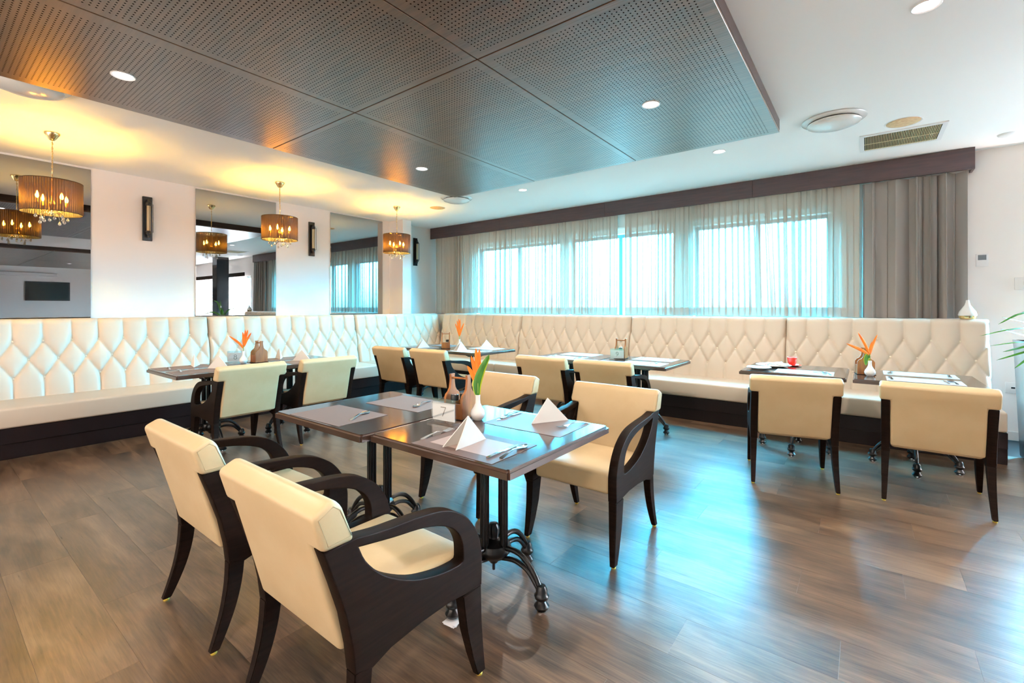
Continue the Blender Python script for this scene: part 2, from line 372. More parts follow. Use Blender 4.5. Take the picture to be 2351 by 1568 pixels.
# ------------------------------------------------------------------ room shell
ZC = 2.948; XL = -7.15; YW = 6.72; XE = 10.7; YS = -3.2
floor = structure('floor', box_me(XL - .2, XE + .2, YS - .2, YW + .25, -.12, -.006), M['plinth'])
PW, PL = .248, 1.22
plank_me = box_me(-PL / 2 + .0002, PL / 2 - .0002, -PW / 2 + .0002, PW / 2 - .0002, -.006, 0, .0004, 1)
plank_me.materials.append(M['floor'])
rowoff = {}
y0 = 2.02
known = {-1: -.606, 0: -.08, 1: -.887, 2: -.258, -6: -2.71, -5: -4.3}
k0 = int(math.floor((YS - y0) / PW)); k1 = int(math.ceil((5.9 - y0) / PW))
cells = []
for k in range(k0, k1 + 1):
    yc = y0 + (k + .5) * PW
    off = known.get(k, random.random() * PL)
    j0 = int(math.floor((XL - off) / PL)); j1 = int(math.ceil((3.6 - off) / PL))
    for j in range(j0, j1):
        xc = off + (j + .5) * PL
        if yc > 6.0 or xc - PL / 2 < -6.1 - PL: continue
        cells.append((math.hypot(xc + 1.6, yc - 2.6), xc, yc))
cells.sort()
for d, xc, yc in cells[:296]:
    o = link('plank', plank_me, None, floor, loc=(xc, yc, 0))
bm = bmesh.new()
for d, xc, yc in cells[296:]:
    add_box(bm, xc - PL / 2 + .001, xc + PL / 2 - .001, yc - PW / 2 + .001, yc + PW / 2 - .001, -.006, 0)
ypos = YS
while ypos < YW:
    add_box(bm, 3.7, XE, ypos, ypos + PW - .002, -.006, -.0004); ypos += PW
o = link('outer_planks', bm_mesh(bm), M['floor'], floor); o['kind'] = 'stuff'

ceil = structure('ceiling', box_me(XL - .2, XE + .2, YS - .2, YW + .25, ZC, ZC + .15), M['ceil'])
structure('wall_left', box_me(XL - .2, XL, YS, YW + .25, 0, ZC), M['wall'])
structure('wall_right', box_me(XE, XE + .2, YS, YW + .25, 0, ZC), M['wall'])
structure('wall_rear', box_me(XL, XE, YS - .2, YS, 0, ZC), M['wall'])
# window wall with openings
bm = bmesh.new()
ZS, ZH = 1.17, 2.47
add_box(bm, XL, 1.45, YW, YW + .25, 0, ZS); add_box(bm, XL, 1.45, YW, YW + .25, ZH, ZC)
xs = [XL] + [v for ab in WINS for v in ab] + [1.45]
for i in range(0, len(xs), 2): add_box(bm, xs[i], xs[i + 1], YW, YW + .25, ZS, ZH)
add_box(bm, 1.45, 6.95, YW, YW + .25, 0, .45); add_box(bm, 1.45, 6.95, YW, YW + .25, 2.35, ZC); add_box(bm, 6.95, XE, YW, YW + .25, 0, ZC)
structure('wall_window', bm_mesh(bm), M['wall'])
structure('trim_1', box_me(-6.76, -6.745, 5.542, 5.737, 0, ZC) if False else box_me(XL, -6.765, 5.54, 5.735, 0, ZC), M['wall'])   # pier beside the last mirror
structure('trim_2', box_me(XL, -6.80, YS, YW, 0, 1.195, .004, 1), M['wall'])      # dado ledge behind the left bench
structure('trim_3', box_me(-6.80, .925, 6.50, YW, 0, 1.195, .004, 1), M['window_white'])   # sill ledge behind the window bench
structure('baseboard_window', box_me(.97, 6.9, YW - .012, YW, 0, .09, .002, 1), M['window_white'])
# windows
def window(n, x0, x1, z0, z1, nm):
    bm = bmesh.new(); f = .045; ya, yb = YW + .11, YW + .17
    add_box(bm, x0, x1, ya, yb, z0, z0 + f); add_box(bm, x0, x1, ya, yb, z1 - f, z1)
    add_box(bm, x0, x0 + f, ya, yb, z0 + f, z1 - f); add_box(bm, x1 - f, x1, ya, yb, z0 + f, z1 - f)
    w = structure('window_%d' % n, bm_mesh(bm), M['frame_alu'])
    cuts = [x0 + f + (x1 - x0 - 2 * f) * i / (nm + 1) for i in range(nm + 2)]
    for i in range(1, nm + 1):
        link('mullion', box_me(cuts[i] - .03, cuts[i] + .03, ya + .002, yb - .002, z0 + f, z1 - f), M['frame_alu'], w)
    for a, b in zip(cuts, cuts[1:]):
        link('pane', box_me(a + .02, b - .02, YW + .135, YW + .140, z0 + f - .01, z1 - f + .01), M['pane'], w)
    return w
for i, (a, b) in enumerate(WINS): window(i + 1, a, b, ZS, ZH, 1)
window(4, 1.45, 6.95, .45, 2.35, 3)
# blind rail above the windows
for (a, b) in WINS:
    pass
bl = tag(link('blind_rail', box_me(-6.1, -.28, YW - .035, YW - .003, 2.53, 2.57, .01, 2), M['white_plastic']), 'white roller rail running over the windows behind the sheers', 'blind rail')

# ------------------------------------------------------------------ wooden ceiling raft
XS = [-4.49, -3.15, -1.882, -.59]; YP = [-5.3 + 2.46, -.35, 2.112, 4.576]
ZR = 2.838
for i in range(3):
    for j in range(3):
        x0, x1 = XS[i], XS[i + 1]; ya, yb = YP[j], YP[j + 1]
        me = box_me(-(x1 - x0) / 2 + .004, (x1 - x0) / 2 - .004, -(yb - ya) / 2 + .004, (yb - ya) / 2 - .004, 0, .02, .002, 1)
        link('ceiling_panel', me, M['perf'], ceil, loc=((x0 + x1) / 2, (ya + yb) / 2, ZR))
link('raft_core', box_me(XS[0] + .003, XS[3] - .003, YP[0] + .003, YP[3] - .003, ZR + .0205, ZC), M['raftedge'], ceil)
# second raft over the room behind, seen in the mirrors
for i in range(2):
    for j in range(3):
        x0 = 3.0 + i * 3.6; ya = -2.6 + j * 2.5
        link('far_ceiling_panel', box_me(x0 + .006, x0 + 3.594, ya + .006, ya + 2.494, ZR, ZR + .02), M['veneer'], ceil)
link('far_raft_core', box_me(3.003, 10.19, -2.597, 4.89, ZR + .0205, ZC), M['raftedge'], ceil)

# downlights
def make_downlight():
    r = empty('downlight')
    rg = lathe_me([(.050, 0), (.062, -.006), (.066, -.004), (.066, 0), (.050, .004)], 32)
    link('bezel', rg, M['white_plastic'], r)
    link('lens', lathe_me([(0, -.003), (.05, -.002), (.05, .001)], 32), M['led'], r)
    l = bpy.data.lights.new('downlight_lamp', 'SPOT'); l.energy = 84; l.spot_size = R(150); l.spot_blend = .7; l.color = (1, .87, .74); l.shadow_soft_size = .045
    lo = bpy.data.objects.new('downlight_lamp', l); C.objects.link(lo); lo.parent = r; lo.location = (0, 0, -.02)
    return r
PROTO['downlight'] = (make_downlight(), False)
for x, y, z, lb in ((-3.844, .856, ZR, 'round white downlight in the brown panel nearest the left pendant'), (-3.838, 3.403, ZR, 'small round downlight in the far brown panel beside the pendants'),
                (-1.272, 3.363, ZR, 'round downlight in the teal-lit perforated panel at right'), (-1.272, .856, ZR, 'round downlight in the perforated panel above the camera'),
                (.257, 3.327, ZC, 'bright downlight in the white ceiling at top right'), (-1.212, 5.128, ZC, 'downlight in the white ceiling above the middle of the curtains'),
                (-3.758, 5.158, ZC, 'tiny downlight in the white ceiling near the corner above the curtains'), (.257, .3, ZC, 'downlight in white ceiling behind the right edge'),
                (5.0, 1.0, ZR, 'downlight of the room behind, nearest one seen in the left mirror'), (7.5, 3.4, ZR, 'downlight of the room behind, near the television'), (7.5, .6, ZR, 'downlight of the room behind, middle one seen in the left mirror'), (4.6, 3.6, ZR, 'downlight of the room behind, near the black column')):
    place('downlight', lb, 'downlight', (x, y, z))

# round ceiling diffusers
def make_dome():
    r = empty('ceiling_diffuser')
    link('rim', lathe_me([(.175, 0), (.225, 0), (.235, -.004), (.225, -.012), (.185, -.02), (.178, -.014)], 48), M['lampglass'], r)
    link('dome', lathe_me([(.19, -.028), (.196, -.034), (.19, -.042), (.14, -.060), (.07, -.072), (0, -.076)], 48), M['lampglass'], r)
    link('neck', lathe_me([(.12, 0), (.12, -.03), (.185, -.03)], 32), M['black'], r)
    return r
PROTO['dome'] = (make_dome(), False)
for x, y, lb in ((-.224, 4.857, 'large white domed ceiling diffuser at right beside the tan speaker'), (-4.82, 4.95, 'small domed diffuser at the far tip of the wooden raft'), (-4.81, .53, 'domed diffuser at the left frame edge beside the raft')):
    place('dome', lb, 'ceiling diffuser', (x, y, ZC))
def make_spk():
    r = empty('ceiling_speaker')
    link('grille', lathe_me([(0, -.006), (.11, -.006), (.118, -.003), (.12, 0)], 40), M['speaker'], r)
    link('ring', lathe_me([(.12, 0), (.128, -.004), (.132, 0)], 40), M['white_plastic'], r)
    return r
PROTO['spk'] = (make_spk(), False)
place('spk', 'round tan ceiling speaker at right beside the slatted vent', 'speaker', (.258, 5.295, ZC))
place('spk', 'round tan ceiling speaker beside the far pendant', 'speaker', (-5.533, 5.24, ZC))
# vent
v = thing('air_vent', 'rectangular slatted vent in the white ceiling over the curtain end', 'air vent', (.26, 5.76, ZC))
bm = bmesh.new()
for a in ((-.31, .31, -.28, -.235), (-.31, .31, .235, .28), (-.31, -.275, -.235, .235), (.275, .31, -.235, .235)): add_box(bm, a[0], a[1], a[2], a[3], -.008, 0)
link('frame', bm_mesh(bm), M['white_plastic'], v)
link('duct', box_me(-.275, .275, -.235, .235, -.001, 0), M['dark_grille'], v)
sm = box_me(-.002, .002, -.235, .235, -.012, -.001); sm.materials.append(M['slat'])
for i in range(45): link('slat', sm, None, v, loc=(-.264 + i * .012, 0, 0))
for yy in (0, .20): link('crossbar', box_me(-.275, .275, yy - .004, yy + .004, -.014, -.011), M['slat'], v)
tag(link('smoke_detector', lathe_me([(0, -.02), (.06, -.018), (.075, -.01), (.08, 0)], 32), M['white_plastic'], loc=(1.06, 6.25, ZC)), 'shallow white smoke detector at the right end of the ceiling', 'smoke detector')

# ------------------------------------------------------------------ mirrors, sconces, pendants
for (a, b), lb in (((-.6, 1.297), 'tall tinted wall mirror at left reflecting a television'), ((2.353, 3.418), 'tall tinted mirror behind the middle pendant lamp'), ((4.319, 5.375), 'tall tinted mirror nearest the corner reflecting the curtains')):
    tag(link('wall_mirror', box_me(XL + .001, XL + .012, a, b, 1.205, 2.925, .003, 1), M['mirror']), lb, 'mirror')
def make_sconce():
    r = empty('wall_sconce')
    link('backplate', box_me(0, .022, -.05, .05, -.275, .275, .004, 1), M['iron'], r)
    for s in (1, -1):
        bm = bmesh.new(); lathe(bm, [(0, s * .235), (.014, s * .235), (.014, s * .205), (.026, s * .20), (.030, s * .165), (.024, s * .155)], 16, (.065, 0, 0))
        tube(bm, [(.02, 0, s * .215), (.065, 0, s * .215)], .011, 8)
        bmesh.ops.recalc_face_normals(bm, faces=bm.faces); link('socket', bm_mesh(bm, smooth=True, angle=40), M['iron'], r)
    link('glass_tube', lathe_me([(0, -.16), (.02, -.16), (.02, .16), (0, .16)], 16), M['filament'], r, loc=(.065, 0, 0))
    for a in (-60, 0, 60):
        dx, dy = math.cos(R(a)) * .045, math.sin(R(a)) * .045
        link('cage_wire', tube_me([(.065, 0, .175), (.065 + dx, dy, .175), (.065 + dx, dy, -.175), (.065, 0, -.175)], .0028, 6), M['iron'], r)
    return r
PROTO['sconce'] = (make_sconce(), False)
for y, lb in ((1.827, 'black cage wall sconce between the left and middle mirrors'), (3.987, 'black cage wall sconce between the middle and corner mirrors'), (6.16, 'black cage wall sconce nearest the curtained window')):
    place('sconce', lb, 'wall lamp', (XL, y, 2.436))

def make_pendant():
    r = empty('pendant_lamp')
    zt = -.455; zb = zt - .29; RS = .212
    link('canopy', lathe_me([(0, 0), (.055, 0), (.056, -.012), (.04, -.035), (.03, -.055), (.018, -.068), (0, -.07)], 24), M['gold'], r)
    bm = bmesh.new(); z = -.068; i = 0
    while z > zt + .03:
        c = .0095; ang = 0 if i % 2 == 0 else math.pi / 2
        pts = [(math.cos(t) * .006 * math.cos(ang), math.cos(t) * .006 * math.sin(ang), z - .012 + math.sin(t) * .013) for t in [k * math.pi / 4 for k in range(8)]]
        tube(bm, pts, .0018, 5, True); z -= .021; i += 1
    tube(bm, [(.004, 0, -.06), (-.007, .004, -.2), (.008, 0, -.33), (0, 0, zt)], .0025, 6)
    bmesh.ops.recalc_face_normals(bm, faces=bm.faces); link('chain', bm_mesh(bm, smooth=True), M['gold'], r)
    # pleated drum
    bm = bmesh.new(); n = 288; rows = 4; rings = []
    for k in range(rows + 1):
        zz = zt + (zb - zt) * k / rows
        rings.append([bm.verts.new(((RS + .0018 * math.cos(72 * 2 * math.pi * i / n)) * math.cos(2 * math.pi * i / n), (RS + .0018 * math.cos(72 * 2 * math.pi * i / n)) * math.sin(2 * math.pi * i / n), zz)) for i in range(n)])
    for A, B in zip(rings, rings[1:]):
        for i in range(n): bm.faces.new((A[i], A[(i + 1) % n], B[(i + 1) % n], B[i]))
    link('shade', bm_mesh(bm, smooth=True), M['shade'], r)
    for zz in (zt, zb): link('hoop', tube_me([(RS * math.cos(a * math.pi / 24), RS * math.sin(a * math.pi / 24), zz) for a in range(48)], .003, 6, True), M['darkwood'], r)
    bm = bmesh.new()
    for a in range(3):
        tube(bm, [(0, 0, zt - .01), (RS * math.cos(a * 2.094), RS * math.sin(a * 2.094), zt)], .0018, 5)
    lathe(bm, [(.012, zt), (.014, zt - .04), (.007, zt - .06), (.007, zt - .17), (.018, zt - .19), (.022, zt - .22), (.010, zt - .25), (.014, zb - .01), (0, zb - .03)], 14)
    bmesh.ops.recalc_face_normals(bm, faces=bm.faces); link('stem', bm_mesh(bm, smooth=True, angle=50), M['gold'], r)
    drop = lathe_me([(0, .016), (.003, .012), (.011, -.006), (.012, -.014), (.007, -.022), (0, -.025)], 8, angle=10); drop.materials.append(M['crystal'])
    bead = lathe_me([(0, .006), (.006, 0), (0, -.006)], 6, angle=5); bead.materials.append(M['crystal'])
    flame = lathe_me([(.006, -.02), (.012, -.008), (.013, .004), (.008, .022), (.002, .040), (0, .043)], 12); flame.materials.append(M['bulb'])
    for q in range(4):
        a = R(25 + 90 * q); ex, ey = .115 * math.cos(a), .115 * math.sin(a)
        P = [(t * ex, t * ey, zt - .225 + dz) for t, dz in ((.05, 0), (.3, -.045), (.65, -.05), (.95, -.02), (1, .01))]
        arm = link('arm', tube_me(spline(P, 4), .004, 7), M['gold'], r)
        bm = bmesh.new(); lathe(bm, [(0, -.012), (.02, -.006), (.024, 0), (.010, .002), (.009, .045), (0, .046)], 14, (ex, ey, zt - .215)); bmesh.ops.recalc_face_normals(bm, faces=bm.faces)
        link('candle_cup', bm_mesh(bm, smooth=True, angle=40), M['gold'], arm)
        link('bulb', flame, None, r, loc=(ex, ey, zt - .150))
        link('crystal_drop', drop, None, r, loc=(ex * 1.1, ey * 1.1, zb - .035))
    for q in range(8):
        a = R(q * 45 + 5); rr_ = .075 + .02 * (q % 2)
        link('crystal_drop', drop, None, r, loc=(rr_ * math.cos(a), rr_ * math.sin(a), zb - .045 - .03 * (q % 2)))
        link('crystal_bead', bead, None, r, loc=(rr_ * math.cos(a), rr_ * math.sin(a), zb - .018 - .03 * (q % 2)))
    bm = bmesh.new()
    for q in range(8):
        a = R(q * 45 + 5); rr_ = .075 + .02 * (q % 2)
        tube(bm, spline([(0, 0, zb + .01), (rr_ * .6 * math.cos(a), rr_ * .6 * math.sin(a), zb + .015), (rr_ * math.cos(a), rr_ * math.sin(a), zb - .014 - .03 * (q % 2))], 3), .002, 5)
    for q in range(14):
        a = R(q * 360 / 14); lathe(bm, [(0, .008), (.007, 0), (0, -.008)], 6, (.05 * math.cos(a), .05 * math.sin(a), zb - .002))
    bmesh.ops.recalc_face_normals(bm, faces=bm.faces); link('crystal_frame', bm_mesh(bm), M['gold'], r)
    return r
PROTO['pendant'] = (make_pendant(), False)
for x, y, rz, lb in ((-6.0, .82, .0, 'leftmost pendant lamp with pleated brown drum shade and crystal drops'), (-6.03, 2.935, .45, 'middle pendant lamp with glowing pleated drum shade over the left tables'), (-5.985, 4.78, .9, 'smallest-looking pendant lamp with drum shade near the window corner')):
    place('pendant', lb, 'pendant lamp', (x, y, ZC), rz)

# ------------------------------------------------------------------ pelmet and curtains
pel = thing('pelmet', 'long dark wood pelmet board above the curtains', 'pelmet', (0, 6.53, 0))
cuts = [-7.11, -5.285, -3.20, -1.148, .872]
for a, b in zip(cuts, cuts[1:]):
    link('pelmet_board', box_me(a + .001, b - .001, 0, .022, H + 1.399, ZC - .001, .0015, 1), M['pelmet'], pel)
link('end_return', box_me(.850, .872, .0225, .185, H + 1.399, ZC - .001, .0015, 1), M['pelmet'], pel)
link('curtain_track', box_me(-7.1, .82, .06, .09, ZC - .16, ZC - .13), M['white_plastic'], pel)

def curtain_me(x0, x1, z0, z1, yc, dens, seed, amp=.030, rows=9, lean=None, hem=False):
    rnd = random.Random(seed); vs = []; fs = []
    # walk along the cloth with folds that vary in width and depth
    xs, ys = [], []; x = x0; ph = 0; pr = [rnd.random() * 6.28 for _ in range(6)]
    while x < x1:
        d = dens((x - x0) / (x1 - x0)); lam = .155 / d * (1 + .45 * math.sin(x * 7.3 + pr[0]) * math.sin(x * 3.1 + pr[1]))
        ph += 2 * math.pi * .006 / lam
        A = amp * (1 + .5 * math.sin(x * 5.1 + pr[2])) * (.7 if d > 1.5 else .55 + .45 * math.sin(x * 2.7 + pr[3]) ** 2)
        xs.append(x + lam * (.19 + .08 * math.sin(x * 9.3 + pr[5]) * math.sin(x * 2.1)) * math.sin(2 * ph + .4)); ys.append(yc + A * math.sin(ph) + .35 * A * math.sin(2.7 * ph + pr[4]))
        x += .006
    n = len(xs)
    for k in range(rows + 1):
        t = k / rows; z = z1 + (z0 - z1) * t
        for i in range(n):
            u = i / (n - 1)
            dx = lean(u, t) if lean else 0
            tt = 1 if hem else t; s = .75 + .35 * tt
            vs.append((xs[i] + dx + .004 * tt * math.sin(xs[i] * 23 + pr[5]), yc + (ys[i] - yc) * s, z))
    for k in range(rows):
        for i in range(n - 1): fs.append((k * n + i, k * n + i + 1, (k + 1) * n + i + 1, (k + 1) * n + i))
    me = bpy.data.meshes.new('curtain'); me.from_pydata(vs, [], fs); return me
def curtain(label, x0, x1, dens, seed, m='sheer', hm='hem', z0=1.215, z1=2.785, yc=6.60, amp=.028, lean=None, hemh=.115):
    r = thing('curtain', label, 'curtain', (0, 0, 0))
    # one cloth, its lowest hand-width doubled over as a hem
    me = curtain_me(x0, x1, z0 + hemh, z1, yc, dens, seed, amp, 8, lean); link('cloth', me, M[m], r, smooth=True)
    me2 = curtain_me(x0, x1, z0, z0 + hemh, yc, dens, seed, amp, 2, (lambda u, t: lean(u, 1)) if lean else None, True)
    link('hem', me2, M[hm], r, smooth=True); return r
curtain('leftmost grey sheer curtain, bunched in the room corner and spread over the windows', -7.02, -3.01, lambda u: 2.6 if u < .2 else 1.25, 3)
curtain('middle grey sheer curtain hanging to the right of the narrow gap', -2.92, -.98, lambda u: 1.15 if u < .5 else 1.3, 11, lean=lambda u, t: .05 * t * (u ** 6))
curtain('grey sheer curtain panel just left of the heavy folds', -1.03, -.06, lambda u: 1.35, 21, lean=lambda u, t: .07 * t * ((1 - u) ** 5), yc=6.60)
curtain('opaque taupe curtain gathered in deep folds at the right end', -.05, .80, lambda u: 1.05, 33, 'taupe', 'taupe', amp=.082, z1=2.725, yc=6.60)
# white curtain and pelmet of the second window, seen in the mirrors
curtain('white sheer curtain of the second window, seen in the middle mirror', 1.5, 6.9, lambda u: 1.0, 41, 'whitesheer', 'whitesheer', z0=.06, z1=2.34, yc=6.6)
p2 = thing('pelmet', 'thin black pelmet over the second window, seen in the middle mirror', 'pelmet', (0, 6.5, 0))
link('pelmet_board', box_me(1.40, 7.0, 0, .022, 2.33, 2.45), M['darkwood'], p2)
tag(link('column', box_me(2.15, 2.5, 6.0, 6.35, 0, ZC), M['blackgloss']), 'glossy black column, seen in the middle mirror', 'column')
# television and screen housing on the far wall, seen in the left mirror
tv = thing('television', 'black wall television, seen in the left mirror', 'television', (XE, 3.3, 1.95))
link('bezel', box_me(-.06, -.001, -.61, .61, -.36, .36, .006, 1), M['black'], tv)
link('screen', box_me(-.064, -.060, -.56, .56, -.32, .32), M['tvscreen'], tv)
tag(link('projector_screen_case', box_me(XE - .16, XE - .02, -.2, 3.55, 2.52, 2.64, .01, 1), M['white_plastic']), 'long white projector screen case, seen in the left mirror', 'projector screen')

# ------------------------------------------------------------------ tufted banquettes
TS = .2135
BZ0, BZ1, BTOP = .43, 1.165, 1.205
ROWS = (.99, .81, .63)
def tuft(u, z, L, off):
    """padding height of the buttoned leather at distance u along the bench"""
    s = TS; a = (u - off) / s
    d = 9.0
    # diagonals between the button rows
    def seg(px, pz, qx, qz):
        dx, dz = qx - px, qz - pz; t = max(0, min(1, ((u - px) * dx + (z - pz) * dz) / (dx * dx + dz * dz)))
        return math.hypot(u - px - t * dx, z - pz - t * dz)
    k = math.floor(a)
    for q in (k, k + 1):
        x = off + q * s
        d = min(d, seg(x, ROWS[0], x - s / 2, ROWS[1]), seg(x, ROWS[0], x + s / 2, ROWS[1]), seg(x, ROWS[2], x - s / 2, ROWS[1]), seg(x, ROWS[2], x + s / 2, ROWS[1]))
        if z > ROWS[0]: d = min(d, abs(u - x))
        if z < ROWS[2]: d = min(d, abs(u - x))
    h = .024 * (1 - math.exp(-d / .034)) + .009 * (1 - math.exp(-d / .007))
    b = 9.0
    for q in (k, k + 1): b = min(b, math.hypot(u - off - q * s, z - ROWS[0]), math.hypot(u - off - q * s, z - ROWS[2]))
    kk = math.floor(a - .5)
    for q in (kk, kk + 1): b = min(b, math.hypot(u - off - (q + .5) * s, z - ROWS[1]))
    h -= .014 * math.exp(-(b / .028) ** 2)
    e = min(u, L - u)
    h -= .045 * math.exp(-e / .012)
    return h
btn_me = lathe_me([(0, .006), (.007, .005), (.011, .001), (.012, -.003)], 10); btn_me.materials.append(M['button'])
btn_me.transform(Matrix.Rotation(R(90), 4, 'X'))    # faces -Y
def banquette(L, label, loc, rz, bulge=(0, 0), seat_x=None, ncol=None, rake=.15, endcap=False, buttons=True):
    """local: u runs along +x, the sitter faces -y; y=0 is the back's crease line"""
    r = thing('banquette', label, 'banquette', loc, rz, 'cream buttoned banquette sections')
    n = ncol or int(round(L / TS)); off = (L - n * TS) / 2
    step = .0105; nu = int(L / step); prof = []
    zz = BZ0
    while zz < BZ1: prof.append((zz, rake * (zz - BZ0) / (BTOP - BZ0), 0, 1)); zz += .0125
    rad = .045
    for k in range(0, 7):
        a = k / 6 * math.pi / 2
        prof.append((BZ1 + rad * math.sin(a), rake * (BZ1 - BZ0) / (BTOP - BZ0) + rad * (1 - math.cos(a)), a, 1 - .8 * (k / 6)))
    yt = prof[-1][1]
    prof.append((BZ1 + rad, yt + .06, math.pi / 2, 0))
    vs = []; fs = []; np_ = len(prof)
    for i in range(nu + 1):
        u = L * i / nu
        for z, y, a, wgt in prof:
            h = tuft(u, min(z, BZ1), L, off) * wgt
            vs.append((u, y - h * math.cos(a), z + h * math.sin(a) * .6))
    for i in range(nu):
        for k in range(np_ - 1): fs.append((i * np_ + k, (i + 1) * np_ + k, (i + 1) * np_ + k + 1, i * np_ + k + 1))
    # close the ends and the rear
    for i in (0, nu):
        b0 = len(vs); vs.append((L * i / nu, yt + .06, BZ0))
        ring = [i * np_ + k for k in range(np_)]
        for k in range(np_ - 1): fs.append((b0, ring[k], ring[k + 1]) if i == 0 else (b0, ring[k + 1], ring[k]))
    me = bpy.data.meshes.new('tufted'); me.from_pydata(vs, [], fs)
    link('backrest', me, M['bench'], r, smooth=True)
    for ri, z in enumerate(ROWS if buttons else ()):
        sft = .5 if ri == 1 else 0
        k = 0 - 1
        while True:
            k += 1; u = off + (k + sft) * TS
            if u > L - .03: break
            if u < .03: continue
            y = rake * (z - BZ0) / (BTOP - BZ0)
            link('button', btn_me, None, r, loc=(u, y + .008, z))
    s0, s1 = seat_x or (0, L)
    link('seat', box_me(s0 + .002, s1 - .002, -.60, .0, .272, .448, .022, 4), M['bench'], r)
    link('plinth', box_me(s0, s1, -.575, -.02, .0, .270, .003, 1), M['plinth'], r)
    link('plinth_rail', box_me(s0, s1, -.583, -.576, .135, .27, .002, 1), M['plinth'], r)
    return r
# left wall: u runs along +Y, sitter faces +X -> local x=+Y, local -y=+X : rotation +90
LX = -6.53
banquette(2.13, 'tufted cream bench section at the left frame edge', (LX, .205, 0), R(90))
banquette(2.13, 'tufted cream bench section along the left wall behind two white-backed chairs', (LX, 2.337, 0), R(90))
banquette(1.86, 'tufted cream bench section on the left wall next to the room corner', (LX, 4.469, 0), R(90), seat_x=(0, 1.86))
banquette(2.13, 'tufted cream bench section left of the frame', (LX, -1.927, 0), R(90), buttons=False)
# window wall: u along +X, sitter faces -Y
WY = 6.20
banquette(1.88, 'tufted cream bench section under the gathered curtain in the corner', (-6.53, WY, 0), 0, seat_x=(.605, 1.88))
banquette(1.955, 'tufted cream bench section behind the table with number nine', (-4.648, WY, 0), 0)
banquette(1.935, 'tufted cream bench section between the number nine table and the red cup', (-2.691, WY, 0), 0)
banquette(1.70, 'tufted cream bench section at the right end, white diffuser standing on top', (-.754, WY, 0), 0)

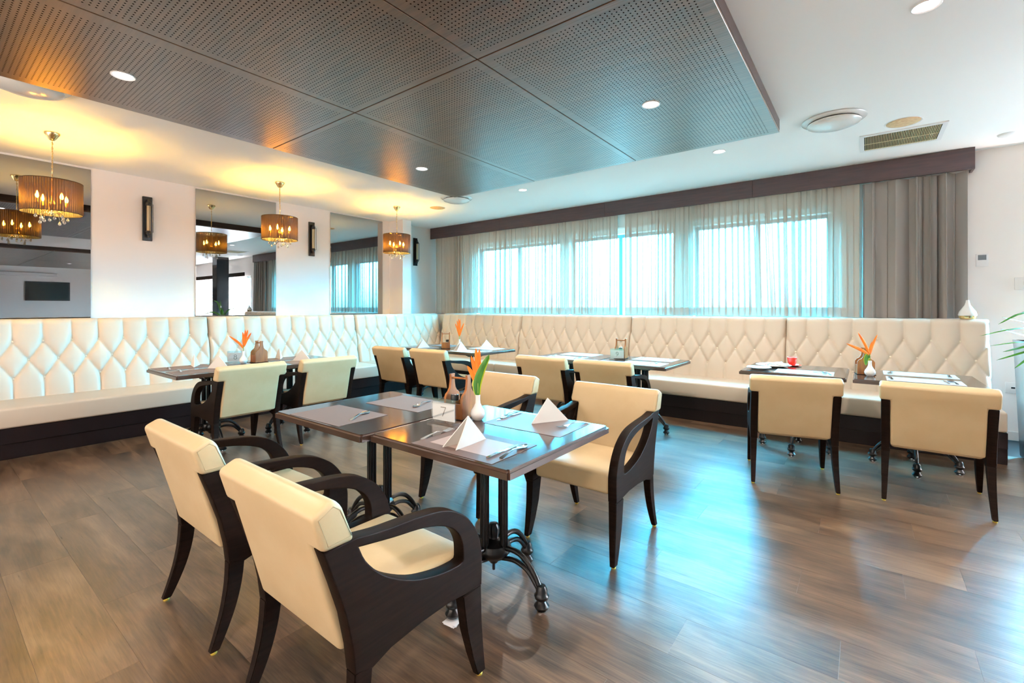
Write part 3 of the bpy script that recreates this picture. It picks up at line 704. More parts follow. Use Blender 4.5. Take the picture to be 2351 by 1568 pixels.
# ------------------------------------------------------------------ chair
def make_chair():
    r = empty('dining_chair')
    XO, TH = .283, .048
    outer = [(-.335, .700), (-.30, .60), (-.268, .50), (-.248, .40), (-.240, .33), (-.185, .315), (-.12, .335), (0, .345), (.12, .345), (.20, .335), (.279, .33),
             (.281, .40), (.280, .45), (.270, .495), (.250, .540), (.220, .582), (.185, .615), (.13, .648), (.07, .667), (0, .677), (-.08, .684), (-.16, .690), (-.238, .702)]
    up_ = spline([(.183, .462), (.182, .50), (.174, .530), (.155, .563), (.118, .595), (.060, .621), (-.02, .640), (-.11, .652), (-.228, .672)], 3)
    dn_ = spline([(-.228, .672), (-.206, .625), (-.165, .577), (-.113, .536), (-.035, .494), (.04, .470), (.11, .456), (.165, .452)], 3)
    inner = dn_[:-1] + [(.165, .452), (.180, .455)] + up_[:-1]
    outer = outer[:11] + spline(outer[10:], 3)[1:]
    for s in (1, -1):
        me = YZ(plate_me([outer, inner], TH, .004), s * (XO - TH / 2)); link('side_frame', me, M['darkwood'], r)
    glide = lathe_me([(0, 0), (.011, 0), (.012, .006), (.009, .010), (0, .010)], 10); glide.materials.append(M['glide'])
    for s in (1, -1):
        xa, xb = s * (XO - .046), s * (XO - .003)
        # front leg, tapering to the foot
        bm = bmesh.new(); rows = [(.330, .186, .279), (.20, .205, .283), (.10, .232, .292), (.01, .262, .303)]
        def legrows(bm, rows, xo, wx):
            rg = []
            for i, (z, y0_, y1_) in enumerate(rows):
                w_ = wx[i]; x1_ = xo; x0_ = xo - s * w_
                rg.append([bm.verts.new(p) for p in ((x0_, y0_, z), (x1_, y0_, z), (x1_, y1_, z), (x0_, y1_, z))])
            for A, B in zip(rg, rg[1:]):
                for k in range(4): bm.faces.new((A[k], A[(k + 1) % 4], B[(k + 1) % 4], B[k]))
            bm.faces.new(rg[0]); bm.faces.new(rg[-1][::-1])
            bmesh.ops.recalc_face_normals(bm, faces=bm.faces)
            bmesh.ops.bevel(bm, geom=[e for e in bm.edges], offset=.003, segments=2, affect='EDGES', clamp_overlap=True)
        legrows(bm, rows, s * (XO - .002), (.044, .040, .034, .026))
        lg = link('leg', bm_mesh(bm, smooth=True, angle=50), M['darkwood'], r)
        link('glide', glide, None, lg, loc=(s * (XO - .015), .282, 0))
        bm = bmesh.new()
        cr = spline([(.330, -.240, -.182), (.24, -.246, -.192), (.15, -.262, -.214), (.07, -.285, -.245), (.01, -.306, -.273)], 3)
        legrows(bm, cr, s * (XO - .002), [.044 - .018 * i / (len(cr) - 1) for i in range(len(cr))])
        lg = link('leg', bm_mesh(bm, smooth=True, angle=50), M['darkwood'], r)
        link('glide', glide, None, lg, loc=(s * (XO - .015), -.289, 0))
    # upholstery
    def padx(pts, x0, x1, bev, seg=3):
        bm = bmesh.new(); prism(bm, pts, 'x', x0, x1); bmesh.ops.recalc_face_normals(bm, faces=bm.faces)
        bmesh.ops.bevel(bm, geom=list(bm.edges), offset=bev, segments=seg, profile=.5, affect='EDGES', clamp_overlap=True)
        return bm_mesh(bm, smooth=True, angle=60)
    # one T-shaped cushion: panel between the posts, wider padded head above them
    bm = bmesh.new(); XC = (-.292, -.2335, .2335, .292)
    sec = [(-.252, .372), (-.283, .49), (-.312, .595), (-.3405, .700), (-.370, .802), (-.312, .832), (-.285, .812), (-.243, .700), (-.215, .60), (-.185, .49), (-.165, .385)]
    hd = [3, 4, 5, 6, 7]
    V = {}
    for ci, x in enumerate(XC):
        for k, (y, z) in enumerate(sec):
            if ci in (1, 2) or k in hd: V[ci, k] = bm.verts.new((x, y, z))
    for a_, b_ in ((0, 1), (2, 3)):
        for k0_, k1_ in zip(hd, hd[1:] + hd[:1]): bm.faces.new((V[a_, k0_], V[b_, k0_], V[b_, k1_], V[a_, k1_]))
    for k in range(len(sec)):
        k1_ = (k + 1) % len(sec); bm.faces.new((V[1, k], V[2, k], V[2, k1_], V[1, k1_]))
    for ci in (0, 3): bm.faces.new([V[ci, k] for k in hd])
    for ci in (1, 2): bm.faces.new([V[ci, k] for k in (0, 1, 2, 3, 7, 8, 9, 10)])
    bmesh.ops.recalc_face_normals(bm, faces=bm.faces)
    ed = [e for e in bm.edges if len(e.link_faces) == 2 and e.calc_face_angle() > R(22)]
    bmesh.ops.bevel(bm, geom=ed, offset=.017, segments=4, profile=.5, affect='EDGES', clamp_overlap=True)
    roll = link('backrest', bm_mesh(bm, smooth=True, angle=60), M['chairleather'], r)
    for s in (1, -1):
        x = s * .2912
        pts = [(x, -.326, .716), (x, -.352, .792), (x, -.312, .814), (x, -.292, .800), (x, -.258, .720)]
        link('piping', tube_me(pts, .0016, 6, True), M['piping'], roll)
    # seat cushion, domed a little
    bm = bmesh.new(); add_box(bm, -.233, .233, -.20, .262, .352, .462)
    bmesh.ops.bevel(bm, geom=list(bm.edges), offset=.022, segments=4, profile=.5, affect='EDGES')
    bmesh.ops.subdivide_edges(bm, edges=[e for e in bm.edges if e.calc_length() > .2], cuts=6, use_grid_fill=True)
    for v_ in bm.verts:
        if v_.co.z > .44: v_.co.z += .016 * (1 - (v_.co.x / .24) ** 2) * (1 - ((v_.co.y - .03) / .24) ** 2)
    link('seat', bm_mesh(bm, smooth=True), M['chairleather'], r)
    return r
PROTO['chair'] = (make_chair(), False)
G = 'cream armchairs with dark wooden arms'
for x, y, a, lb in ((-1.383, .98, 0, 'nearest cream armchair, seen from behind in the foreground'),
                  (-2.257, 1.005, 0, 'second foreground cream armchair, left of the nearest one'),
                  (-1.290, 2.47, 180, 'cream armchair facing the camera across the number seven table at right'),
                  (-2.195, 2.465, 180, 'cream armchair across the number seven table behind the flower vase'),
                  (-.485, 4.24, 13, 'cream armchair in front of the used plates and red cup'),
                  (.370, 4.38, -1, 'rightmost cream armchair with its back to the camera'),
                  (-4.66, 1.87, 90, 'white-lit armchair at the left wall table nearest the camera'),
                  (-4.61, 2.60, 87, 'white-lit armchair at the left wall table, further from the camera'),
                  (-4.88, 4.08, 3, 'tan-backed armchair at the corner table, on the left'),
                  (-4.20, 4.13, 3, 'tan-backed armchair at the corner table, on the right'),
                  (-2.68, 4.28, 4, 'tan-backed armchair at the number nine table, on the left'),
                  (-2.00, 4.31, 4, 'tan-backed armchair at the number nine table, on the right')):
    place('chair', lb, 'chair', (x, y, 0), R(a), G)

# ------------------------------------------------------------------ table
TT = .75
def make_table():
    r = empty('bistro_table'); S = .402; zt = TT
    bm = bmesh.new(); add_box(bm, -S, S, -S, S, zt - .034, zt)
    bmesh.ops.bevel(bm, geom=[e for e in bm.edges if abs(e.verts[0].co.z - e.verts[1].co.z) > .01], offset=.008, segments=2, affect='EDGES')
    bmesh.ops.bevel(bm, geom=[e for e in bm.edges if all(v.co.z > zt - .001 for v in e.verts) and len(e.link_faces) == 2 and any(abs(f.normal.z) < .5 for f in e.link_faces)], offset=.010, segments=3, affect='EDGES')
    bm.normal_update()
    for f in bm.faces: f.material_index = 1 if abs(f.normal.z) < .8 else 0
    tm = bm_mesh(bm, smooth=True, angle=35); tm.materials.append(M['tabletop']); tm.materials.append(M['tableedge'])
    link('tabletop', tm, None, r)
    bm = bmesh.new(); add_box(bm, -.20, .20, -.03, .03, zt - .046, zt - .036); add_box(bm, -.03, .03, -.20, .20, zt - .0462, zt - .0362)
    add_box(bm, -.085, .085, -.085, .085, zt - .085, zt - .046)
    for a in range(8):
        x, y = .085 * math.cos(a * math.pi / 4), .085 * math.sin(a * math.pi / 4); lathe(bm, [(0, 0), (.016, .008), (.016, .02), (0, .03)], 8, (x, y, zt - .10))
    link('bracket', bm_mesh(bm), M['iron'], r)
    fl = []
    for i in range(24): a = 2 * math.pi * i / 24; q = .0185 if i % 3 else .0145; fl.append((q * math.cos(a), q * math.sin(a)))
    bm = bmesh.new(); prism(bm, fl, 'z', .20, zt - .085); cm = bm_mesh(bm, smooth=True, angle=30); cm.materials.append(M['iron'])
    for px_, py_ in ((.062, 0), (-.062, 0), (0, .062), (0, -.062)): link('post', cm, None, r, loc=(px_, py_, 0))
    bm = bmesh.new(); lathe(bm, [(0, .120), (.018, .125), (.030, .145), (.060, .158), (.080, .180), (.083, .200), (.074, .222), (.040, .236), (.026, .243), (.024, .250), (.027, .262), (.027, .290), (.019, .308), (0, .315)], 20)
    tube(bm, [(0, 0, .09), (0, 0, .16)], .007, 8)
    bmesh.ops.recalc_face_normals(bm, faces=bm.faces); link('hub', bm_mesh(bm, smooth=True, angle=45), M['iron'], r)
    bm = bmesh.new()
    up = spline([(.07, 0, .212), (.13, 0, .216), (.185, 0, .196), (.232, 0, .150), (.262, 0, .10)], 4)
    lo = spline([(.05, 0, .160), (.11, 0, .172), (.155, 0, .168), (.20, 0, .150), (.235, 0, .115), (.262, 0, .085)], 4)
    tube(bm, up, .0125, 8, up=Vector((0, 1, 0))); tube(bm, lo, .0115, 8, up=Vector((0, 1, 0)))
    bmesh.ops.recalc_face_normals(bm, faces=bm.faces); lm = bm_mesh(bm, smooth=True, angle=60); lm.materials.append(M['iron'])
    bm = bmesh.new(); lathe(bm, [(.012, .012), (.030, .016), (.034, .026), (.024, .038), (.019, .048), (.030, .058), (.033, .070), (.024, .082), (.026, .095), (.017, .112), (0, .115)], 16)
    bmesh.ops.recalc_face_normals(bm, faces=bm.faces); fm = bm_mesh(bm, smooth=True, angle=50); fm.materials.append(M['iron'])
    gm = lathe_me([(0, 0), (.02, 0), (.021, .006), (.008, .007), (.008, .016), (0, .016)], 12); gm.materials.append(M['chrome'])
    for a in range(4):
        lg = link('leg', lm, None, r); lg.rotation_euler = (0, 0, a * math.pi / 2)
        link('foot', fm, None, lg, loc=(.272, 0, 0)); link('levelling_glide', gm, None, lg, loc=(.272, 0, 0))
    return r
PROTO['table'] = (make_table(), False)
for x, y, rz, lb in ((-1.400, 1.688, 0, 'foreground dark square table holding the number seven sign'), (-2.212, 1.645, 0, 'dark square table joined to the left of the number seven table'),
                 (-4.995, 1.775, 0, 'dark table at the left wall bench, nearer half'), (-4.995, 2.585, 0, 'dark table at the left wall bench, farther half'),
                 (-4.27, 4.74, 0, 'corner table half with the orange flower vase'), (-5.08, 4.74, 0, 'corner table half nearest the room corner'),
                 (-1.93, 4.82, 0, 'dark table right of the number nine sign'), (-2.74, 4.82, 0, 'dark table left of the number nine sign'),
                 (-.53, 5.06, 0, 'dark table with used plates and red cup'), (.315, 5.06, 0, 'dark table at right with the wooden caddy and vase')):
    place('table', lb, 'table', (x, y, 0), rz, 'square bistro tables')
# folded paper under one foot
bm = bmesh.new()
for k, (dx, rz_) in enumerate(((0, .1), (.002, .3), (-.003, .0), (.004, .2))):
    add_box(bm, -.028, .028, -.024, .024, k * .002, k * .002 + .0016, Matrix.Translation((dx, dx, 0)) @ Matrix.Rotation(rz_, 4, 'Z'))
tag(link('folded_paper_wedge', bm_mesh(bm), M['paper'], loc=(-1.385, 1.395, .0)), 'folded white paper wedge under the foreground table foot', 'paper')

# ------------------------------------------------------------------ tableware prototypes
def solid_from(pts_faces): pass
def place_mat(w_, d_, loc, rz, label, m='mat', inner=None):
    o = link('placemat', box_me(-w_ / 2, w_ / 2, -d_ / 2, d_ / 2, 0, .0018, .0006, 1), M[m], loc=loc); o.rotation_euler = (0, 0, rz)
    tag(o, label, 'placemat')
    if inner:
        i_ = link('centre_panel', box_me(-inner[0] / 2, inner[0] / 2, -inner[1] / 2, inner[1] / 2, .0018, .0022), M['mat_light'], o)
        i_['label'] = 'lighter centre panel'
    return o
def make_napkin():
    bm = bmesh.new(); a, h, sp = .205, .118, .062
    # two stiff triangular leaves hinged along the rear spine, open towards -y
    apex = (0, .0, h); hinge = (0, a / 2, 0); l1 = (-sp / 2 - .01, -a / 2, 0); l2 = (sp / 2, -a / 2 + .01, 0)
    def leaf(p, q, r_, t):
        P, Q, Rr = Vector(p), Vector(q), Vector(r_); nrm = (Q - P).cross(Rr - P).normalized() * t
        n = 5; top, bot = {}, {}
        for i in range(n + 1):
            for j in range(n + 1 - i):
                u, v_ = i / n, j / n; c = P + (Q - P) * u + (Rr - P) * v_; b = nrm * (2.2 * u * (1 - u - v_) + 1.2 * v_ * u)
                top[i, j] = bm.verts.new(c + b + nrm * .35); bot[i, j] = bm.verts.new(c + b - nrm * .35)
        for i in range(n):
            for j in range(n - i):
                bm.faces.new((top[i, j], top[i + 1, j], top[i, j + 1])); bm.faces.new((bot[i, j], bot[i, j + 1], bot[i + 1, j]))
                if i + j < n - 1:
                    bm.faces.new((top[i + 1, j], top[i + 1, j + 1], top[i, j + 1])); bm.faces.new((bot[i + 1, j], bot[i, j + 1], bot[i + 1, j + 1]))
        for i in range(n):
            bm.faces.new((top[i, 0], bot[i, 0], bot[i + 1, 0], top[i + 1, 0])); bm.faces.new((top[0, i], top[0, i + 1], bot[0, i + 1], bot[0, i]))
            bm.faces.new((top[i, n - i], top[i + 1, n - i - 1], bot[i + 1, n - i - 1], bot[i, n - i]))
    leaf(apex, hinge, l1, .006); leaf(apex, l2, hinge, .006)
    z0 = min(v.co.z for v in bm.verts)
    for v in bm.verts: v.co.z -= z0
    bmesh.ops.recalc_face_normals(bm, faces=bm.faces)
    return link('folded_napkin', bm_mesh(bm, smooth=True, angle=50), M['napkin'])
PROTO['napkin'] = (make_napkin(), False)
def cutlery(kind):
    bm = bmesh.new(); pts = []
    # outline half widths along y, height profile z; handle end at y=-.1
    if kind == 'knife': rows = [(-.105, .004, .004), (-.10, .0075, .005), (-.03, .0065, .006), (-.005, .0045, .0045), (.005, .0075, .003), (.06, .009, .003), (.095, .0065, .003), (.108, .001, .003)]
    elif kind == 'spoon': rows = [(-.10, .005, .002), (-.092, .0095, .0035), (-.05, .0055, .009), (0, .0035, .013), (.03, .004, .008), (.04, .012, .005), (.06, .019, .003), (.08, .0175, .003), (.095, .010, .005), (.10, .002, .007)]
    else: rows = [(-.10, .005, .002), (-.092, .0095, .0035), (-.05, .0055, .010), (0, .0035, .015), (.03, .0045, .009), (.04, .0115, .006), (.052, .0125, .004)]
    rg = []
    for y, w_, z in rows:
        t = .0011; dish = .004 if (kind == 'spoon' and w_ > .0105) else 0
        rg.append([bm.verts.new(p) for p in ((-w_, y, z + dish + t), (0, y, z + t), (w_, y, z + dish + t), (w_, y, z + dish - t), (0, y, z - t), (-w_, y, z + dish - t))])
    for A, B in zip(rg, rg[1:]):
        for k in range(6): bm.faces.new((A[k], A[(k + 1) % 6], B[(k + 1) % 6], B[k]))
    bm.faces.new(rg[0]); bm.faces.new(rg[-1][::-1])
    if kind == 'fork':
        for i in range(4):
            x = -.0105 + i * .007
            tube(bm, [(x, .050, .0045), (x, .075, .005), (x * .95, .10, .010)], [.0018, .0016, .0009], 5)
    z0 = min(v.co.z for v in bm.verts)
    for v in bm.verts: v.co.z -= z0
    bmesh.ops.recalc_face_normals(bm, faces=bm.faces)
    return link(kind, bm_mesh(bm, smooth=True, angle=60), M['steel'])
for k_ in ('knife', 'spoon', 'fork'): PROTO[k_] = (cutlery(k_), False)

def make_caddy():
    r = empty('condiment_caddy')
    # end boards: square shoulders narrowing to a flared neck
    ol = [(-.062, 0), (.062, 0), (.062, .105), (.052, .122), (.034, .133), (.022, .150), (.016, .178), (.014, .205), (.018, .222), (-.018, .222), (-.014, .205), (-.016, .178), (-.022, .150), (-.034, .133), (-.052, .122), (-.062, .105)]
    base = plate_me([ol], .014, .002)
    for s in (1, -1):
        m_ = base.copy(); m_.transform(Matrix(((0, 0, 1, s * .052), (1, 0, 0, 0), (0, 1, 0, .004), (0, 0, 0, 1)))); link('end_board', m_, M['caddy'], r)
    link('floor_board', box_me(-.045, .045, -.060, .060, .004, .014), M['caddy'], r)
    for s in (1, -1): link('side_board', box_me(-.045, .045, s * .055 - .005, s * .055 + .005, .014, .080, .001, 1), M['caddy'], r)
    link('handle_rod', tube_me([(-.05, 0, .205), (.05, 0, .205)], .0055, 10), M['caddy'], r)
    link('tray', box_me(-.066, .066, -.068, .068, 0, .004, .001, 1), M['darkwood'], r)
    return r
PROTO['caddy'] = (make_caddy(), False)
def make_shaker():
    r = empty('glass_shaker')
    link('jar', lathe_me([(0, 0), (.018, 0), (.019, .004), (.019, .075), (.017, .082), (0, .082)], 20), M['acrylic'], r)
    link('contents', lathe_me([(0, .002), (.0165, .002), (.0165, .045), (0, .045)], 16), M['shaker'], r)
    link('lid', lathe_me([(.0185, .078), (.021, .080), (.021, .104), (.019, .108), (0, .109)], 20), M['black'], r)
    link('cap_disc', lathe_me([(0, .1105), (.015, .1105), (.016, .1085)], 16), M['chrome'], r)
    return r
PROTO['shaker'] = (make_shaker(), False)
def make_vase():
    bm = bmesh.new(); lathe(bm, [(0, 0), (.020, 0), (.024, .003), (.036, .018), (.0395, .034), (.034, .051), (.021, .070), (.0135, .088), (.0118, .108), (.0128, .130), (.011, .130), (.0102, .108), (.011, .088), (0, .080)], 28)
    bmesh.ops.recalc_face_normals(bm, faces=bm.faces); return link('bud_vase', bm_mesh(bm, smooth=True, angle=60), M['ceramic'])
PROTO['vase'] = (make_vase(), False)
def blade(P, wmax, n=9, fold=.25, side=Vector((1, 0, 0))):
    """tapered leaf/bract along a spine, V-folded"""
    bm = bmesh.new(); S = [Vector(p) for p in spline(P, 4)]; rg = []
    for i, p in enumerate(S):
        u = i / (len(S) - 1); w_ = wmax * (math.sin(math.pi * min(1, u * .86 + .10)) ** .8) if u < 1 else .0004
        t = (S[min(i + 1, len(S) - 1)] - S[max(i - 1, 0)]).normalized(); a = (side - t * side.dot(t)).normalized(); b = t.cross(a)
        th = .0008
        rg.append([bm.verts.new(v) for v in (p - a * w_ + b * w_ * fold, p + b * th, p + a * w_ + b * w_ * fold, p - b * th)])
    for A, B in zip(rg, rg[1:]):
        for k in range(4): bm.faces.new((A[k], A[(k + 1) % 4], B[(k + 1) % 4], B[k]))
    bm.faces.new(rg[0]); bm.faces.new(rg[-1][::-1]); bmesh.ops.recalc_face_normals(bm, faces=bm.faces)
    return bm_mesh(bm, smooth=True, angle=60)
vx = Vector((.79, .61, 0))      # roughly side-on to the tables
def flower(label, loc, bracts, z0=.085, stem_h=.19, leaf=None):
    """heliconia head of pointed orange bracts on a short stem; bracts: (dx, dz, start)"""
    r = thing('orange_flower', label, 'flower', loc)
    link('stem', tube_me([(0, 0, z0), (0, 0, stem_h * .6 + z0 * .4), (0, 0, stem_h)], .0035, 7), M['stem'], r)
    for dx, dz, st in bracts:
        P = [(0, 0, st), tuple(vx * dx * .35 + Vector((0, 0, st + dz * .45))), tuple(vx * dx + Vector((0, 0, st + dz)))]
        link('bract', blade(P, .0130, side=vx, fold=.45), M['orange'], r)
    if leaf:
        P = [tuple(vx * a + Vector((0, 0, z_))) for a, z_ in leaf]
        lf = link('leaf', blade(P, .024, side=vx, fold=.15), M['leafedge'], r)
        link('leaf_centre', blade([tuple(Vector(p) + Vector((.0012, -.0030, .002))) for p in P], .0185, side=vx, fold=.15), M['leafgreen'], lf)['label'] = 'dark green middle of the leaf'
    return r
def number_sign(num, label, loc, rz):
    r = thing('table_number_sign', label, 'sign', loc, rz)
    link('base', box_me(-.085, .085, -.032, .032, 0, .012, .001, 1), M['acrylic'], r)
    link('front_sheet', box_me(-.075, .075, -.0065, -.0040, .012, .122), M['acrylic'], r)
    link('back_sheet', box_me(-.075, .075, .0040, .0065, .012, .122), M['acrylic'], r)
    cardo = link('card', box_me(-.072, .072, -.001, .001, .014, .102), M['paper'], r)
    # the printed digit
    if num == 7:
        segs = [[(-.017, .080), (.014, .080), (-.006, .036)]]
    elif num == 8:
        segs = [[(.0115 * math.cos(t), .070 + .0105 * math.sin(t)) for t in [k * math.pi / 8 for k in range(17)]], [(.0135 * math.cos(t), .047 + .0125 * math.sin(t)) for t in [k * math.pi / 8 for k in range(17)]]]
    else:
        segs = [[(.012 * math.cos(t), .070 + .013 * math.sin(t)) for t in [k * math.pi / 10 for k in range(21)]], [(.012, .070), (.011, .054), (.002, .042), (-.009, .040)]]
    bm = bmesh.new(); hw = .0021
    for sg in segs:
        for (x0, z0_), (x1, z1_) in zip(sg, sg[1:]):
            d = Vector((x1 - x0, 0, z1_ - z0_)); n_ = Vector((-d.z, 0, d.x)).normalized() * hw; e = d.normalized() * hw
            A, B = Vector((x0, -.0012, z0_)) - e, Vector((x1, -.0012, z1_)) + e
            for yy in (-.0013,):
                vs = [bm.verts.new(p + Vector((0, yy + .0012, 0))) for p in (A - n_, B - n_, B + n_, A + n_)]; bm.faces.new(vs)
    link('digit', bm_mesh(bm), M['ink'], cardo)
    return r
Z0 = TT; ZM = TT + .0018
# ---- number seven table
place_mat(.445, .30, (-1.318, 1.455, Z0), .01, 'two-tone brown placemat at the front of the number seven table', 'mat_dark', (.335, .185))
place_mat(.445, .295, (-1.307, 1.905, Z0), .02, 'grey placemat at the far side of the number seven table')
ZI = TT + .0023
place('napkin', 'white folded napkin standing on the front two-tone placemat', 'napkin', (-1.335, 1.44, ZI), R(-6))
place('napkin', 'white folded napkin standing on the far grey placemat of table seven', 'napkin', (-1.283, 1.975, ZM), R(162))
place('fork', 'steel fork left of the front napkin on table seven', 'fork', (-1.548, 1.462, Z0 + .0005), R(4))
place('knife', 'steel knife right of the front napkin on table seven', 'knife', (-1.155, 1.45, ZI), R(3))
place('spoon', 'steel spoon beside the knife at the front corner of table seven', 'spoon', (-1.115, 1.47, ZM), R(6))
place('knife', 'steel knife at the left of the far placemat on table seven', 'knife', (-1.497, 1.935, ZM), R(180))
place('spoon', 'steel spoon lying against the knife on the far placemat of table seven', 'spoon', (-1.520, 1.965, ZM), R(192))
place('fork', 'steel fork at the right of the far placemat on table seven', 'fork', (-1.135, 1.975, ZM), R(160))
number_sign(7, 'clear acrylic table sign with white card reading seven', (-1.675, 1.628, Z0), R(4))
place('caddy', 'wooden condiment caddy behind the number seven sign', 'caddy', (-1.703, 1.775, Z0), R(8))
CZ = Z0 + .0142
place('shaker', 'black-lidded glass shaker, left one in the number seven caddy', 'shaker', (-1.712, 1.745, CZ), 0)
place('shaker', 'black-lidded glass shaker, right one in the number seven caddy', 'shaker', (-1.696, 1.795, CZ), 0)
place('vase', 'white bud vase beside the number seven sign', 'vase', (-1.585, 1.783, Z0), 0)
flower('orange heliconia with striped green leaf in the number seven vase', (-1.585, 1.783, Z0), [(-.055, .115, .165), (-.035, .15, .18), (-.01, .19, .18), (.035, .13, .18), (.008, .165, .20)], leaf=[(0, .12), (-.005, .18), (.015, .25), (.06, .335)])
# ---- table left of seven
place_mat(.445, .30, (-2.258, 1.415, Z0), .03, 'taupe placemat at the front of the table left of number seven')
place_mat(.445, .295, (-2.19, 1.845, Z0), .05, 'taupe placemat at the far side of the table left of number seven')
place('spoon', 'steel spoon on the front placemat left of number seven', 'spoon', (-2.135, 1.46, ZM), R(28))
place('spoon', 'steel spoon on the far placemat left of number seven', 'spoon', (-2.10, 1.865, ZM), R(200))
# ---- left wall table
for x, y, lb in ((-4.87, 1.85, 'taupe placemat at the near left-wall table, chair side'), (-5.22, 1.72, 'taupe placemat at the near left-wall table, bench side'), (-4.86, 2.62, 'taupe placemat at the far left-wall table, chair side'), (-5.22, 2.60, 'taupe placemat at the far left-wall table, bench side')):
    place_mat(.30, .44, (x if x < -5 else x + .06, y if y > 2 else 1.62, Z0), 0, lb)
place('napkin', 'folded napkin at the left-wall table, bench side near end', 'napkin', (-5.25, 1.72, ZM), R(250))
place('napkin', 'folded napkin just behind the nearer white-lit armchair', 'napkin', (-4.88, 1.80, ZM), R(-60))
place('napkin', 'folded napkin right of the caddy on the left-wall table', 'napkin', (-5.27, 2.56, ZM), R(250))
place('napkin', 'folded napkin just left of the farther white-lit armchair', 'napkin', (-4.87, 2.61, ZM), R(-60))
place('spoon', 'steel spoon at the near end of the left-wall table', 'spoon', (-4.93, 1.50, ZM), R(80))
place('fork', 'steel fork at the near end of the left-wall table, bench side', 'fork', (-5.22, 1.50, ZM), R(80))
place('knife', 'steel knife at the far end of the left-wall table', 'knife', (-4.88, 2.77, ZM), R(85))
place('spoon', 'steel spoon at the far end of the left-wall table, bench side', 'spoon', (-5.2, 2.78, ZM), R(85))
number_sign(8, 'small clear table sign behind the vase on the left-wall table', (-5.27, 2.10, Z0), R(60))
place('vase', 'white bud vase on the left-wall table', 'vase', (-5.10, 2.11, Z0), 0)
flower('orange flower in the vase on the left-wall table', (-5.10, 2.11, Z0), [(-.15, .13, .155), (-.01, .16, .17), (.02, .18, .17), (.045, .17, .18), (.08, .15, .17)])
place('caddy', 'wooden condiment caddy on the left-wall table', 'caddy', (-5.10, 2.265, Z0), R(0))
# ---- corner table
for x, y, lb in ((-4.20, 4.50, 'pale placemat on the corner table in front of the vase'), (-4.25, 4.97, 'pale placemat on the corner table, window side'), (-5.07, 4.50, 'pale placemat on the corner table near the left chair'), (-5.07, 4.97, 'pale placemat on the corner table nearest the room corner')):
    place_mat(.44, .29, (x, y, Z0), 0, lb, 'mat_white' if x > -4.6 else 'mat')
place('napkin', 'folded napkin at the left of the corner table', 'napkin', (-5.05, 4.50, ZM), R(-20))
place('napkin', 'folded napkin at the foot of the corner table vase', 'napkin', (-4.32, 4.52, ZM), R(-10))
place('napkin', 'folded napkin on the corner table, window side', 'napkin', (-4.28, 5.0, ZM), R(150))
place('spoon', 'steel spoon at the right of the corner table', 'spoon', (-4.05, 4.55, ZM), R(10))
place('knife', 'steel knife at the window side of the corner table', 'knife', (-4.43, 5.0, ZM), R(170))
place('fork', 'steel fork beside the window-side napkin of the corner table', 'fork', (-4.10, 5.02, ZM), R(150))
place('spoon', 'steel spoon at the left half of the corner table', 'spoon', (-4.90, 4.97, ZM), R(170))
place('caddy', 'wooden condiment caddy on the corner table', 'caddy', (-4.74, 4.65, Z0), R(45))
place('shaker', 'dark shaker in the corner table caddy', 'shaker', (-4.725, 4.665, CZ), 0)
place('vase', 'white bud vase on the corner table', 'vase', (-4.56, 4.74, Z0), 0)
flower('orange flower in the corner table vase', (-4.56, 4.74, Z0), [(-.06, .19, .165), (-.035, .22, .18), (-.01, .235, .19), (.01, .23, .19), (.065, .19, .17)], stem_h=.19)
# ---- number nine table
for x, y, lb in ((-1.83, 4.62, 'pale placemat right of the number nine sign, chair side'), (-1.86, 5.06, 'pale placemat right of the number nine sign, window side'), (-2.76, 4.62, 'pale placemat left of the number nine sign, chair side'), (-2.78, 5.03, 'pale placemat left of the number nine sign, window side')):
    place_mat(.44, .29, (x, y, Z0), .01, lb, 'mat_white')
place('spoon', 'steel spoon on the right front placemat of table nine', 'spoon', (-1.70, 4.62, ZM), R(15))
place('knife', 'steel knife on the right front placemat of table nine', 'knife', (-1.76, 4.62, ZM), R(5))
place('fork', 'steel fork on the right rear placemat of table nine', 'fork', (-1.71, 5.06, ZM), R(175))
place('knife', 'steel knife on the right rear placemat of table nine', 'knife', (-2.02, 5.06, ZM), R(175))
place('spoon', 'steel spoon on the left front placemat of table nine', 'spoon', (-2.60, 4.62, ZM), R(5))
place('fork', 'steel fork on the left front placemat of table nine', 'fork', (-2.93, 4.62, ZM), R(5))
number_sign(9, 'clear acrylic table sign with white card reading nine', (-2.20, 4.80, Z0), R(25))
place('caddy', 'wooden condiment caddy behind the number nine sign', 'caddy', (-2.21, 4.93, Z0), R(8))
j = place('shaker', 'small jar with dark lid in the number nine caddy', 'shaker', (-2.215, 4.925, CZ), 0)
# ---- right tables
def plate_thing(rad, loc, label, m='ceramic'):
    o = link('plate', lathe_me([(0, 0), (rad * .55, 0), (rad * .6, .003), (rad * .9, .016), (rad, .020), (rad * .985, .022), (rad * .88, .0185), (rad * .58, .006), (0, .005)], 40), M[m], loc=loc)
    return tag(o, label, 'plate')
plate_thing(.105, (-.80, 4.86, Z0), 'small empty white side plate at the table edge')
plate_thing(.155, (-.72, 5.15, Z0), 'large used white plate with crumpled napkin')
rnd = random.Random(5); bm = bmesh.new(); bmesh.ops.create_icosphere(bm, subdivisions=3, radius=.05)
for v_ in bm.verts:
    k_ = 1 + .35 * math.sin(v_.co.x * 130 + v_.co.y * 90) + .25 * math.sin(v_.co.y * 170 + 2) + rnd.uniform(-.1, .1)
    v_.co = Vector((v_.co.x * 1.5 * k_, v_.co.y * 1.1 * k_, (v_.co.z + .02) * .4 * k_))
    v_.co.z = max(v_.co.z, -.006)
z0_ = min(v_.co.z for v_ in bm.verts)
for v_ in bm.verts: v_.co.z -= z0_
